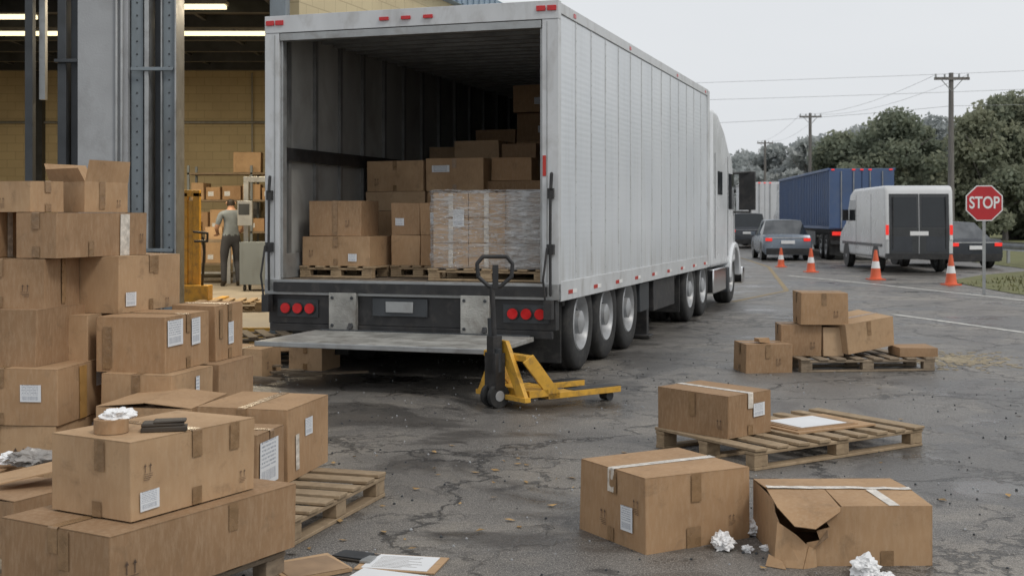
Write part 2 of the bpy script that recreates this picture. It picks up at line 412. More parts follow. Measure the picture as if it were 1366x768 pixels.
def pallet(x,y,ang,L=1.2,W=1.0,z=0,m=None,h=.14,name='wooden_pallet'):
    m=m or m_wood; mb=MB()
    nb=max(5,int(L/.165)); bw=.105
    for i in range(nb):
        x0=(L-bw)*i/(nb-1)+random.uniform(-.012,.012)*(0<i<nb-1)
        mb.box(x0,x0+bw,random.uniform(-.004,.012),W-random.uniform(-.004,.012),h-.02,h,m,.0025)
    for yy in (0.012,W/2-.045,W-.104):
        mb.box(0.002,L-.002,yy,yy+.09,h-.043,h-.0225,m,.001)
        for xx in (0.006,L/2-.06,L-.126): mb.box(xx,xx+.12,yy+.004,yy+.086,.0215,h-.0435,m,.001)
        mb.box(.004,L-.004,yy,yy+.09,.001,.021,m,.001)
    return mb.build(name,(x,y,z),R(ang),bevel=.003,seg=1,smooth=False)

# ================================================================= GROUND
g=MB(); g.face([(-700,-60,0),(700,-60,0),(700,900,0),(-700,900,0)],m_asph); g.build('asphalt_ground',smooth=False)
def sheet(name,pts,z,m):
    b=MB(); b.face([(p[0],p[1],z) for p in pts],m); return b.build(name,smooth=False)
sheet('grass_verge',[(10.9,31),(13,34.2),(15.9,37.4),(16.6,45),(18.5,70),(26,130),(60,300),(650,300),(650,-20),(30,-20),(13,10),(11.0,20),(10.5,26)],.012,m_grass)
sheet('grass_field',[(-650,90),(6,90),(9,300),(-650,300)],.012,m_grass)
b=MB()
for i in range(520):
    a=random.uniform(0,6.283); rr=abs(random.gauss(0,.42)); b.sph((5.0+rr*math.cos(a)*.9,13.9+rr*math.sin(a)*1.2,.002),random.uniform(.01,.045),m_sand,6,4,(1,1,.22))
b.build('spilled_sand')
def line(name,pts,w,m,z=.004):
    b=MB()
    for i in range(len(pts)-1):
        a=Vector((*pts[i],0));c=Vector((*pts[i+1],0)); d=(c-a).normalized(); n=Vector((-d.y,d.x,0))*w/2
        b.face([a-n+Vector((0,0,z)),c-n+Vector((0,0,z)),c+n+Vector((0,0,z)),a+n+Vector((0,0,z))],m)
    return b.build(name,smooth=False)
line('road_edge_line',[(7.6,34),(8.6,30),(9.6,25.3),(10.6,20),(11.5,15)],.13,m_white_line)
line('parking_line',[(6.3,20.4),(7.3,16.5),(8.3,12.5)],.12,m_white_line)
line('yellow_lane_line',[(4.2,23.5),(6.0,27),(8.3,40),(10,60),(12.5,90)],.11,m_yellow_line)
b=MB()
for i in range(3400):
    x=random.uniform(10.6,20); y=random.uniform(22,44)
    if y>30+ (x-10.9)*1.25: continue
    hh=random.uniform(.04,.13); a=random.uniform(0,3.14); w=random.uniform(.01,.03)
    dx,dy=math.cos(a)*w,math.sin(a)*w; lx,ly=random.uniform(-.05,.05),random.uniform(-.05,.05)
    b.face([(x-dx,y-dy,.01),(x+dx,y+dy,.01),(x+lx,y+ly,hh)],m_grass)
b.build('roadside_grass',smooth=False)

# ================================================================= WAREHOUSE
wh=empty('warehouse_building')
ta=R(18.4); sn,cs=math.sin(ta),math.cos(ta)
RX,RY=0.451,12.0
def T(a,b_): return (RX+a*cs+b_*sn, RY-a*sn+b_*cs)
side0=(-2.76,15.0); Ls=16.1
side1=(side0[0]+sn*Ls,side0[1]+cs*Ls)
b=MB(); b.prism([(-20,15.2),(side0[0]-.05,15.2),(side1[0]-.3,side1[1]),(-20,side1[1])],0,.25,m_slab,'z'); b.box(-20,side0[0]-.05,15.12,15.197,0,.252,m_yel); b.build('floor_slab',parent=wh)
b=MB(); b.box(-20,side1[0]+.3,side1[1]-.2,side1[1],.0,5.2,m_block); b.box(-20.2,-20,14.5,side1[1],0,5.2,m_block)
b.box(-14.5,-12,14.6,14.85,0,5.2,m_block); b.box(-20,-14.5,14.62,14.85,0,5.2,m_block)
b.build('block_walls',parent=wh)
b=MB()
for xx in (-11.5,-9.2,-4.6,-2.3): b.box(xx,xx+.16,side1[1]-.42,side1[1]-.21,.25,5.19,m_dark)
b.cyl((-19,side1[1]-.3,3.9),(side1[0]-.4,side1[1]-.3,3.9),.03,m_galv,8)
b.box(-6.5,-6.1,side1[1]-.35,side1[1]-.21,1.6,2.3,m_galv); b.cyl((-6.3,side1[1]-.28,2.3),(-6.3,side1[1]-.28,5.1),.02,m_galv,8)
b.build('wall_columns_and_pipes',parent=wh)
b=MB(); b.M=Matrix.Translation((side0[0],side0[1],0))@Matrix.Rotation(-ta,4,'Z')
b.box(0,.2,0,Ls,0,5.0,m_block); b.box(-.25,.35,-.1,Ls+.3,5.0,5.36,m_fascia)
for k in range(60): b.box(.352,.37,k*.27,k*.27+.12,5.02,5.34,m_fascia)
b.build('side_wall',parent=wh)
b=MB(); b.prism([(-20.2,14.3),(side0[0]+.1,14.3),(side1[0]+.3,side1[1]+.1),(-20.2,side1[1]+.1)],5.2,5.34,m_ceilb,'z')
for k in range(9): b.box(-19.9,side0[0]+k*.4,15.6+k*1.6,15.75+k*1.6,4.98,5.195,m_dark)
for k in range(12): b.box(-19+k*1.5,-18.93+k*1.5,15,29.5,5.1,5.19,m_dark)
b.build('roof_and_joists',parent=wh)
b=MB(); b.box(-20.1,side0[0]+.2,14.45,14.85,4.45,5.19,m_steelblue); b.build('door_lintel',parent=wh)
b=MB()
b.box(-5.04,-4.46,14.35,14.95,0,4.45,m_concrete)
b.box(-5.30,-5.20,14.42,14.9,0,4.45,m_dark); b.box(-5.17,-5.06,14.5,14.9,0,4.45,m_dark)
b.box(-4.44,-4.30,14.42,14.8,0,4.45,m_steelblue); b.box(-4.27,-4.22,14.36,14.7,0,4.45,m_galv)
b.box(-4.20,-4.08,14.55,14.85,0,4.45,m_dark); b.box(-4.06,-3.92,14.40,14.8,0,4.45,m_steelblue)
b.box(-4.075,-4.062,14.34,14.6,0,4.45,m_galv); b.box(-3.915,-3.895,14.34,14.7,0,4.45,m_galv)
for zz in (1.2,3.3):
    b.box(-4.42,-3.93,14.33,14.36,zz,zz+.04,m_steelblue); b.box(-5.32,-5.05,14.36,14.41,zz+.1,zz+.14,m_dark)
for k in range(28):
    b.cyl((-4.37,14.42,.2+k*.15),(-4.37,14.41,.2+k*.15),.012,m_dark,6); b.cyl((-3.99,14.40,.2+k*.15),(-3.99,14.39,.2+k*.15),.012,m_dark,6)
for xx in (-4.58,-4.52): b.cyl((xx,14.32,0),(xx,14.32,4.45),.018,m_galv,8)
b.box(side0[0]-.07,side0[0]+.12,14.45,14.7,0,4.45,m_steelblue)
b.build('door_columns',parent=wh,bevel=.004,seg=1)
b=MB(); b.box(-5.62,-5.55,14.7,14.78,3.0,4.45,m_galv); b.box(-5.75,-5.66,14.6,14.7,0,4.45,m_dark); b.build('door_track',parent=wh)
def lamp(x0,x1,y,z=5.0):
    e=empty('ceiling_light',((x0+x1)/2,y,z)); w=(x1-x0)/2
    b=MB(); b.box(-w,w,-.12,.12,.03,.09,m_galv); b.build('housing',parent=e)
    b=MB(); b.box(-w+.03,w-.03,-.09,.09,-.03,.028,m_tube); b.build('tubes',parent=e,bevel=.01)
    for sx in (-w*.8,w*.8):
        b=MB(); b.cyl((sx,0,.09),(sx,0,.2),.006,m_dark,6); b.build('hanger',parent=e)
    ld=bpy.data.lights.new('lamp_glow','AREA'); ld.shape='RECTANGLE'; ld.size=2*w; ld.size_y=.15; ld.energy=165; ld.color=(1,.84,.60)
    lo=bpy.data.objects.new('lamp_glow',ld); sc.collection.objects.link(lo); lo.parent=e; lo.location=(0,0,-.06)
lamp(-6.2,-4.5,22.9); lamp(-5.45,-4.6,20.0); lamp(-3.75,-3.0,19.4); lamp(-9.6,-8.05,21.0); lamp(-9.8,-8.2,22.9)

e=empty('storage_rack',(-7.2,27.4,.25)); b=MB()
for xx in (0,1.4,2.8):
    for yy in (0,.7): b.box(xx,xx+.05,yy,yy+.05,0,2.5,m_steelblue)
for zz in (.3,1.0,1.7,2.3): b.box(0,2.86,0,.76,zz,zz+.04,m_oldwood)
b.build('frame',parent=e)
for zz in (.34,1.04,1.74):
    x=0.08
    while x<2.6:
        w=random.uniform(.25,.5); hh=random.uniform(.25,.5)
        cbox(-7.2+x,27.45,.25+zz+.003,random.uniform(-4,4),w,.55,hh,tape='b',labels=[('R',.05,.08,.12,.1)]); x+=w+.05
cbox(-6.2,27.5,2.6,5,.6,.5,.45)
e=empty('work_bench',(-6.9,25.2,.25)); b=MB(); b.box(0,1.2,0,.7,.84,.9,m_oldwood)
for xx in (.05,1.08):
    for yy in (.05,.58): b.box(xx,xx+.07,yy,yy+.07,0,.84,m_galv)
b.box(.05,1.15,.1,.6,.2,.23,m_galv); b.build('bench',parent=e)
cbox(-6.8,25.3,1.153,5,.4,.4,.35,labels=[('R',.1,.1,.15,.1)]); cbox(-6.3,25.4,1.153,0,.35,.35,.25)
e=empty('strapping_machine',(-4.98,22.6,.25)); b=MB()
b.box(0,.6,0,.6,.12,.9,m_steelblue); b.box(.03,.12,.2,.35,.9,2.0,m_galv); b.box(.5,.58,.2,.35,.9,2.0,m_galv); b.box(.03,.58,.2,.35,2.0,2.1,m_galv)
b.box(-.02,.25,-.08,0,1.2,1.65,m_galv); b.box(.0,.2,-.09,-.081,1.4,1.6,m_dark)
for xx in (.08,.52):
    for yy in (.08,.52): b.cyl((xx-.02,yy,.06),(xx+.02,yy,.06),.06,m_black,12)
b.build('machine',parent=e,bevel=.01)
e=empty('hand_stacker',(-4.78,18.6,.25)); b=MB()
b.box(-.20,-.10,0,.1,.1,1.72,m_yel); b.box(-.02,.08,0,.1,.1,1.72,m_yel); b.box(-.20,.08,0,.1,1.66,1.76,m_yel)
b.box(-.10,-.02,.02,.06,.2,1.6,m_yel); b.box(-.20,.28,-.3,0,.08,.34,m_yel)
for xx in (-.18,.16): b.box(xx,xx+.12,.1,1.1,.05,.1,m_yel)
for xx in (-.14,.24): b.cyl((xx-.02,-.2,.075),(xx+.03,-.2,.075),.075,m_black,14)
b.tube([(.16,-.15,.34),(.24,-.35,.85),(.23,-.4,1.05)],.02,m_black)
b.tube([(.14,-.5,1.0),(.32,-.5,1.0),(.34,-.56,1.12),(.14,-.56,1.14)],.017,m_black)
b.build('mast_and_forks',parent=e,bevel=.006)
pallet(-4.55,17.6,5,1.0,1.0,z=.25,m=m_wood); 
cbox(-6.9,19,.25,0,.6,.5,.5); cbox(-7.0,20,.25,10,.7,.5,.45); cbox(-6.9,20,.705,5,.5,.4,.4)

# ================================================================= WORKER
def person(name,loc,rz):
    J={}; E=[]; V=[]; Rr=[]
    def add(k,p,r,par=None):
        J[k]=len(V); V.append(p); Rr.append(r)
        if par is not None: E.append((J[par],J[k]))
    add('pel',(0,0,.95),(.17,.12)); add('wa',(0,.0,1.08),(.155,.11),'pel'); add('ch',(0,.0,1.28),(.185,.125),'wa')
    add('up',(0,-.01,1.42),(.15,.10),'ch'); add('nk',(0,0,1.52),(.06,.06),'up'); add('hd',(0,.02,1.62),(.085,.098),'nk'); add('tp',(0,.01,1.72),(.072,.082),'hd')
    for s,k in ((-1,'l'),(1,'r')):
        add(k+'hip',(s*.10,0,.88),(.105,.11),'pel'); add(k+'th',(s*.125,.01,.7),(.095,.10),k+'hip'); add(k+'kn',(s*.135,.02 if s<0 else .05,.49),(.07,.072),k+'th')
        add(k+'cf',(s*.14,.0,.32),(.066,.068),k+'kn'); add(k+'an',(s*.145,-.02,.10),(.052,.055),k+'cf'); add(k+'he',(s*.145,-.02,.045),(.048,.04),k+'an'); add(k+'to',(s*.16,.14,.035),(.045,.03),k+'he')
        add(k+'sh',(s*.20,0,1.41),(.072,.07),'up'); add(k+'ua',(s*.245,.0,1.27),(.060,.060),k+'sh'); add(k+'el',(s*.28,.03,1.13),(.046,.046),k+'ua')
        hx=s*.20; add(k+'wr',(hx,.24,1.03),(.030,.028),k+'el'); add(k+'pa',(hx-s*.01,.30,1.015),(.037,.02),k+'wr')
        for i,(dx,ln) in enumerate(((-.027,.075),(-.009,.085),(.009,.08),(.027,.065))):
            add(k+'f%da'%i,(hx+dx,.345,1.01),(.010,.010),k+'pa'); add(k+'f%db'%i,(hx+dx*1.1,.345+ln*.6,.995),(.009,.009),k+'f%da'%i); add(k+'f%dc'%i,(hx+dx*1.1,.345+ln*.85,.975),(.008,.008),k+'f%db'%i)
        add(k+'ta',(hx-s*.045,.30,1.02),(.012,.012),k+'pa'); add(k+'tb',(hx-s*.06,.335,1.01),(.010,.010),k+'ta')
    me=bpy.data.meshes.new(name); me.from_pydata(V,E,[])
    o=bpy.data.objects.new('body',me); sc.collection.objects.link(o)
    o.modifiers.new('skin','SKIN')
    sv=me.skin_vertices[0].data
    for i,r in enumerate(Rr): sv[i].radius=r; sv[i].use_root=(i==0)
    ss=o.modifiers.new('sub','SUBSURF'); ss.levels=2; ss.render_levels=2
    dg=bpy.context.evaluated_depsgraph_get(); me2=bpy.data.meshes.new_from_object(o.evaluated_get(dg))
    o.modifiers.clear(); o.data=me2
    ms=[simple('skin',(.36,.20,.13),.55,var=.08),simple('grey_shirt',(.15,.175,.20),.9,var=.15,scale=8,bump=.4),simple('dark_trousers',(.035,.037,.045),.9,var=.2),simple('dark_hair',(.018,.013,.01),.7,var=.3),simple('work_boot',(.03,.022,.016),.6)]
    me2.materials.clear()
    for m in ms: me2.materials.append(m)
    for p in me2.polygons:
        c=p.center; k=1
        if c.z<.11: k=4
        elif c.z<1.0 and c.y<.16: k=2
        elif c.z>1.50: k=3 if (c.z>1.66 or (c.y<.03 and c.z>1.58)) else 0
        elif c.y>.06 and abs(c.x)>.1 and c.z<1.2: k=0
        elif abs(c.x)>.205 and c.z<1.21: k=0
        p.material_index=k; p.use_smooth=True
    e=empty(name,loc,rz); o.parent=e
    b=MB()
    for s in (-1,1): b.sph((s*.088,.015,1.63),.028,ms[0],8,6,(.4,.8,1.1))
    b.sph((0,.118,1.62),.016,ms[0],8,6,(.8,1,1.4)); b.sph((.03,.1,1.65),.011,ms[3],8,6); b.sph((-.03,.1,1.65),.011,ms[3],8,6)
    b.box(-.025,.025,.098,.106,1.575,1.582,m_lip)
    b.build('face_details',parent=e)
person('warehouse_worker',(-5.52,24.3,.25),R(28))

# ================================================================= TRUCK
tr=empty('semi_trailer_truck',(RX,RY,0),-ta)
W=3.17; LG=8.75; zb=.93; zt=3.69
b=MB()
b.box(-.04,0,.04,LG,.98,3.58,m_trailer); b.box(-W,-W+.04,.04,LG,.98,3.58,m_trailer); b.box(-W+.04,-.04,LG-.05,LG,.98,3.6,m_trailer)
b.box(-W+.02,-.02,.04,LG-.001,3.655,zt-.01,m_trailer)
b.build('trailer_box',parent=tr,smooth=False)
b=MB()
k=.62
while k<LG-.1:
    b.box(.0005,.006,k-.018,k+.018,.98,3.58,m_frame); b.box(-W-.006,-W-.0005,k-.018,k+.018,.98,3.58,m_frame); 
    for zz in np.arange(1.05,3.55,.13): b.cyl((.005,k,zz),(.0085,k,zz),.006,m_galv,6)
    k+=.62
b.build('panel_seams',parent=tr,smooth=False)
b=MB()
for a0,a1 in ((-.042,.014),(-W-.014,-W+.042)):
    b.box(a0,a1,.042,LG,.78,.978,m_frame); b.box(a0,a1,.042,LG,3.582,zt,m_frame)
b.box(-.05,.03,LG-.12,LG+.01,.79,zt-.02,m_frame)
b.build('side_rails',parent=tr,bevel=.006)
b=MB(); k=.3
while k<LG-.4:
    b.box(.0145,.017,k,k+.16,.84,.88,m_redtape); b.box(.0145,.017,k+.162,k+.32,.84,.88,m_whtape); k+=1.0
for k in (.5,3,6,8.4): b.box(.0145,.02,k,k+.08,3.61,3.65,m_red)
b.build('reflector_tape',parent=tr,smooth=False)
b=MB()
b.box(-.15,.016,-.05,.04,.80,3.52,m_frame); b.box(-W-.016,-W+.15,-.05,.04,.80,3.52,m_frame)
b.box(-W-.016,.016,-.055,.04,3.522,zt+.01,m_frame)
b.box(-W+.16,-.16,-.05,.04,3.44,3.515,m_galv)
b.box(-.18,-.153,-.02,.06,.97,3.44,m_galv); b.box(-W+.153,-W+.18,-.02,.06,.97,3.44,m_galv)
b.box(-.105,-.095,-.056,-.0505,.97,3.5,m_galv); b.box(-W+.095,-W+.105,-.056,-.0505,.97,3.5,m_galv)
b.box(-W-.016,.016,-.06,.04,.80,.955,m_galv)
b.box(-W+.1,-.1,-.085,-.062,.83,.93,m_black)
b.build('rear_frame',parent=tr,bevel=.008)
b=MB()
for a in (-1.34,-1.58,-1.82): b.box(a-.05,a+.05,-.075,-.056,3.59,3.625,m_red)
for a in (-.16,-W+.16,-.05,-W+.05): b.box(a-.045,a+.045,-.072,-.056,3.60,3.65,m_red)
b.box(-.145,-.11,-.0565,-.0515,2.0,2.2,m_redtape)
b.build('marker_lights',parent=tr,bevel=.004)
b=MB()
for a in (-.055,-W+.055):
    b.tube([(a,-.09,.85),(a,-.10,1.3),(a,-.09,1.85)],.014,m_black); b.box(a-.035,a+.035,-.11,-.057,1.24,1.34,m_black); b.box(a-.03,a+.03,-.10,-.057,1.78,1.88,m_black)
    b.tube([(a-.02,-.14,1.3),(a-.05,-.17,1.0),(a-.03,-.14,.72)],.011,m_black); b.box(a-.05,a+.03,-.16,-.065,.62,.80,m_black)
    b.tube([(a+.01,-.11,1.88),(a+.015,-.10,2.02)],.017,m_black)
b.build('door_latches',parent=tr)
b=MB(); b.box(-W+.045,-.045,.041,LG-.06,.80,.953,m_plyfloor); 
for i in range(1,16): b.box(-W+.05+i*.19,-W+.056+i*.19,.05,LG-.1,.9535,.956,m_dark)
b.build('cargo_floor',parent=tr,smooth=False)
b=MB(); b.box(-W+.041,-W+.06,.05,LG-.06,.96,3.6,m_liner); b.box(-.06,-.041,.05,LG-.06,.96,3.6,m_liner); b.box(-W+.06,-.06,LG-.08,LG-.06,.96,3.6,m_liner); b.build('liner',parent=tr,smooth=False)
b=MB(); k=.25
while k<LG-.2:
    b.box(-W+.061,-W+.10,k,k+.06,.96,3.58,m_rib); b.box(-.10,-.061,k,k+.06,.96,3.58,m_rib); k+=.62
b.box(-W+.1,-W+.125,.07,LG-.1,2.2,2.34,m_black); b.box(-.125,-.1,.07,LG-.1,2.2,2.34,m_black)
b.box(-W+.1,-W+.12,.07,LG-.1,.96,1.22,m_galv)
b.build('wall_ribs',parent=tr,smooth=False)
b=MB(); k=.15
b.box(-W+.06,-.06,.05,LG-.08,3.62,3.65,m_ceil)
while k<LG-.2: b.box(-W+.08,-.08,k,k+.05,3.55,3.617,m_galv); k+=.30
b.build('roof_bows',parent=tr,smooth=False)
b=MB()
b.box(-W+.02,-.02,-.03,.10,.50,.80,m_black)
for a0,a1 in ((-2.42,-2.12),(-.98,-.68)): b.box(a0,a1,-.10,-.032,.44,.83,m_plate); 
b.box(-1.95,-1.35,-.06,-.035,.60,.78,m_dark); b.box(-1.80,-1.50,-.07,-.061,.64,.75,m_galv)
for a in (-2.38,-2.16,-.94,-.72): b.cyl((a,-.10,.78),(a,-.115,.78),.018,m_dark,6); b.cyl((a,-.10,.50),(a,-.115,.50),.018,m_dark,6)
b.box(-W+.05,-.05,-.05,.0,.42,.498,m_black)
b.build('rear_bumper',parent=tr,bevel=.008)
b=MB()
for base in (-W+.18,-.50):
    b.box(base-.05,base+.42,-.045,-.031,.57,.75,m_dark)
    for i in range(3):
        a=base+.05+i*.14; b.cyl((a,-.031,.66),(a,-.075,.66),.052,m_red,20); b.cyl((a,-.031,.66),(a,-.06,.66),.062,m_black,20)
b.build('tail_lights',parent=tr)
b=MB(); b.box(-2.55,-.2,-1.30,-.16,.405,.45,m_plate); b.box(-2.57,-.18,-1.33,-1.301,.40,.447,m_galv); b.box(-2.5,-.25,-.159,-.11,.39,.46,m_dark)
for a in (-2.3,-.85):
    b.box(a,a+.09,-.6,.3,.33,.384,m_black); b.prism([(-.14,.47),(.1,.8),(.18,.8),(-.04,.47)],a+.1,a+.15,m_black,'x')
b.box(-2.4,-.4,-1.15,-.3,.385,.404,m_dark)
b.build('tail_lift_platform',parent=tr,bevel=.006)
b=MB()
for a in (-2.25,-1.05): b.box(a,a+.12,.2,LG+3.2,.62,.79,m_black)
for k in np.arange(.5,LG,1.0): b.box(-W+.1,-.1,k,k+.08,.70,.775,m_black)
for k in (1.05,2.15,3.25,7.45,8.6): b.cyl((-W+.3,k,.5),(-.3,k,.5),.09,m_black)
b.box(-.75,-.08,.36,.385,.14,.79,m_rubber); b.box(-W+.08,-W+.75,.36,.385,.14,.79,m_rubber)
b.box(-.5,-.1,4.5,4.62,.05,.8,m_black); b.box(-.55,-.05,4.42,4.7,.03,.06,m_black); b.box(-.7,-.06,4.75,6.2,.35,.76,m_black); b.box(-W+.1,-W+.7,4.7,6.0,.35,.76,m_black)
b.box(-W+.1,-W+.5,6.3,6.42,.05,.8,m_black)
b.box(-.68,-.045,3.85,4.38,.40,.76,m_dark)
b.box(-.60,-.05,6.55,6.575,.2,.78,m_rubber)
b.build('chassis',parent=tr,bevel=.01)
def wheel(mb,x,y,z,r,w,out=1,rim=None,n=40):
    rim=rim or m_rim
    h=w/2
    mb.lathe([(r*.58,-h*.9),(r*.72,-h),(r*.93,-h*.97),(r*.985,-h*.8),(r,-h*.55),(r*.985,-h*.3),(r*.985,-h*.25),(r,-h*.2),(r,h*.2),(r*.985,h*.25),(r*.985,h*.3),(r,h*.55),(r*.985,h*.8),(r*.93,h*.97),(r*.72,h),(r*.58,h*.9)],(x,y,z),m_rubber,n)
    s=out
    mb.lathe([(r*.60,s*h*.9),(r*.57,s*h*.98),(r*.54,s*h*.85),(r*.50,s*h*.35),(r*.36,s*h*.25),(r*.25,s*h*.45),(r*.24,s*h*.95),(r*.13,s*h*1.1),(.0001,s*h*1.12)],(x,y,z),rim,n)
    for i in range(8):
        t=i*math.pi/4; mb.cyl((x+s*h*.25,y+r*.31*math.cos(t),z+r*.31*math.sin(t)),(x+s*h*.5,y+r*.31*math.cos(t),z+r*.31*math.sin(t)),r*.035,m_dark,6)
    mb.lathe([(r*.58,-s*h*.9),(.001,-s*h*.5)],(x,y,z),m_dark,n)
b=MB()
for k in (1.05,2.15,3.25,7.45,8.6):
    for a,s in ((-.20,1),(-W+.20,-1)): wheel(b,a,k,.5,.5,.30,s)
    for a,s in ((-.54,1),(-W+.54,-1)): wheel(b,a,k,.5,.49,.28,s,n=24)
for a,s in ((-.22,1),(-2.9,-1)): wheel(b,a,11.85,.5,.5,.30,s)
b.build('wheels',parent=tr,ang=50)
cb_=MB()
cb_.prism([(9.35,.75),(9.35,3.45),(9.9,3.42),(10.7,3.15),(11.25,2.82),(11.6,2.72),(12.0,1.95),(12.05,.75)],-2.95,-.02,m_cab,'x')
cb_.build('sleeper_cab',parent=tr,bevel=.07,seg=3)
b=MB(); b.prism([(12.0,1.9),(12.9,1.75),(13.25,1.6),(13.35,1.3),(13.35,.45),(12.4,.45),(12.3,.9),(12.0,.9)],-2.6,-.40,m_cab,'x'); b.build('hood',parent=tr,bevel=.06,seg=3)
b=MB()
th=[i*math.pi/10 for i in range(11)]
for a0,a1 in ((-.5,.02),(-3.02,-2.6)):
    pr=[(11.85+.68*math.cos(t),.5+.64*math.sin(t)) for t in th]+[(11.85+.56*math.cos(t),.5+.54*math.sin(t)) for t in th[::-1]]
    b.prism(pr,a0,a1,m_cab,'x')
b.box(-3.0,-.05,13.2,13.5,.3,.62,m_chrome); b.box(-2.3,-.8,13.34,13.38,.75,1.5,m_chrome)
b.box(-.55,-.02,9.5,10.9,.3,.72,m_chrome); b.box(-2.97,-2.5,9.5,10.9,.3,.72,m_chrome)
b.cyl((-.35,9.25,.7),(-.35,9.25,3.5),.07,m_chrome); b.box(-.5,-.0,10.95,11.15,.25,.7,m_dark)
b.box(-.9,-.55,13.2,13.4,.95,1.2,m_signw); b.box(-2.55,-2.2,13.2,13.4,.95,1.2,m_signw)
b.build('tractor_trim',parent=tr,bevel=.02)
b=MB()
b.box(-.019,-.012,11.15,11.75,1.75,2.4,m_glass); b.box(-2.958,-2.951,11.15,11.75,1.75,2.4,m_glass); b.box(-.019,-.012,9.9,10.4,2.0,2.4,m_glass)
for k in (9.6,11.05,11.82): b.box(-.019,-.014,k,k+.02,.9,2.7,m_dark)
b.face([(-2.8,11.66,2.66),(-.27,11.66,2.66),(-.27,12.02,2.0),(-2.8,12.02,2.0)],m_glass)
b.build('cab_windows',parent=tr,smooth=False)
b=MB()
for s,a in ((1,-.02),(-1,-2.95)):
    b.tube([(a,11.7,2.42),(a+s*.28,11.95,2.45),(a+s*.28,11.95,1.70),(a,11.75,1.70)],.02,m_black)
    b.box(min(a+s*.08,a+s*.38),max(a+s*.08,a+s*.38),11.93,12.06,1.74,2.46,m_black)
b.build('mirrors',parent=tr,bevel=.03)
b=MB(); b.prism([(8.9,1.0),(9.34,1.0),(9.34,3.3),(9.05,3.3)],-.16,-.13,m_cab,'x'); b.prism([(8.9,1.0),(9.34,1.0),(9.34,3.3),(9.05,3.3)],-2.94,-2.91,m_cab,'x'); b.build('side_extender',parent=tr)

A0=-18.4
def tb(a,bb,z,w,d,h,**k):
    x,y=T(a,bb); cbox(x,y,z,A0+k.pop('rot',0),w,d,h,**k)
def tp(a,bb,L=1.0,Wd=1.0):
    x,y=T(a,bb); pallet(x,y,A0,L,Wd,z=.957,h=.125)
F=1.084
tp(-3.02,.38,.86,.9); tp(-2.12,.75,.65,1.0); tp(-1.44,.16,1.26,1.15)
tb(-3.0,.42,F,.80,.6,.31,seam='y',labels=[('R',.55,.05,.1,.08)],icons=[('R',.08,.12,.07)])
tb(-2.93,.45,F+.318,.60,.5,.37,seam='y',rot=2,dabs=[('R',.28,.02,.05,.33,'b')],icons=[('R',.42,.12,.07)])
tb(-2.12,.8,F,.33,.5,.32); tb(-1.78,.8,F,.33,.5,.32); tb(-2.12,.8,F+.328,.33,.5,.34,labels=[('R',.05,.1,.1,.08)]); tb(-1.78,.8,F+.328,.36,.5,.34,labels=[('R',.12,.12,.14,.12)])
tb(-2.98,2.0,.96,1.45,.8,.36); tb(-2.98,2.0,1.33,1.45,.8,.34)
tb(-2.98,2.0,1.68,.75,.7,.22); tb(-2.2,2.0,1.68,.85,.7,.22)
tb(-2.98,2.02,1.91,.74,.6,.36,seam='y',rot=-2,icons=[('R',.1,.1,.08)]); tb(-2.2,1.98,1.91,.72,.6,.38,labels=[('R',.08,.22,.22,.08)],seam='y')
tb(-1.48,2.1,.96,.7,.6,.7); tb(-1.48,2.1,1.67,.7,.6,.35); tb(-1.45,2.15,2.03,.5,.5,.26)
tb(-.75,2.2,.96,.62,.6,.5); tb(-.75,2.2,1.47,.6,.6,.45)
for (a,w) in ((-3.0,.62),(-2.36,.55),(-1.79,.6),(-1.17,.52),(-.63,.5)):
    z=.96; top={-3.0:2.45,-2.36:2.7,-1.79:3.0,-1.17:3.0,-.63:2.7}[a]
    while z<top:
        h=random.uniform(.24,.38); tb(a,4.1+random.uniform(-.15,.15),z,w,.6,h,rot=random.uniform(-3,3),labels=[('R',w*.5,.1,.12,.09)] if random.random()<.4 else ()); z+=h+.006
for (a,w,top) in ((-2.3,.6,2.3),(-1.65,.45,2.5),(-1.15,.52,2.35),(-.60,.45,2.5)):
    z=.96
    while z<top:
        h=random.uniform(.26,.40); tb(a,3.1+random.uniform(-.08,.08),z,w,.6,h,rot=random.uniform(-3,3)); z+=h+.006
x,y=T(-1.40,.22); e=empty('shrink_wrapped_pallet_load',(x,y,F),R(A0))
b=MB()
rows=[.0,.255,.51,.765]
for i in range(3):
    for (xa,xb) in ((0,.38),(.385,.78),(.785,1.18)):
        b.box(xa+.003,xb,random.uniform(0,.012),.5,rows[i]+.002,rows[i+1]-.002,m_kraft[1]); b.box(xa+.003,xb,.505,.98,rows[i]+.002,rows[i+1]-.002,m_card)
        b.box(xa+.17,xa+.22,-.003,-.001,rows[i]+.01,rows[i+1]-.01,m_tapec)
b.face([(.22,-.004,.42),(.34,-.004,.42),(.34,-.004,.6),(.22,-.004,.6)],m_label,[(0,0),(1,0),(1,1),(0,1)])
b.build('boxes',parent=e,bevel=.004,smooth=False)
bm=bmesh.new(); bmesh.ops.create_cube(bm,size=1); bmesh.ops.subdivide_edges(bm,edges=bm.edges[:],cuts=22,use_grid_fill=True)
for v in bm.verts:
    c=v.co.copy()
    p=Vector(((c.x+.5)*1.225-.022,(c.y+.5)*1.03-.024,(c.z+.5)*.80-.005)); nn=noise.noise(Vector((p.x*4,p.y*4,p.z*16)))*.022+noise.noise(Vector((p.x*13+p.z*9,p.y*13,p.z*13)))*.012
    v.co=p+Vector((c.x,c.y,c.z*.5))*nn*1.6
me=bpy.data.meshes.new('wrap'); bm.to_mesh(me); bm.free(); me.materials.append(m_wrap)
for p in me.polygons: p.use_smooth=True
o=bpy.data.objects.new('wrap',me); sc.collection.objects.link(o); o.parent=e

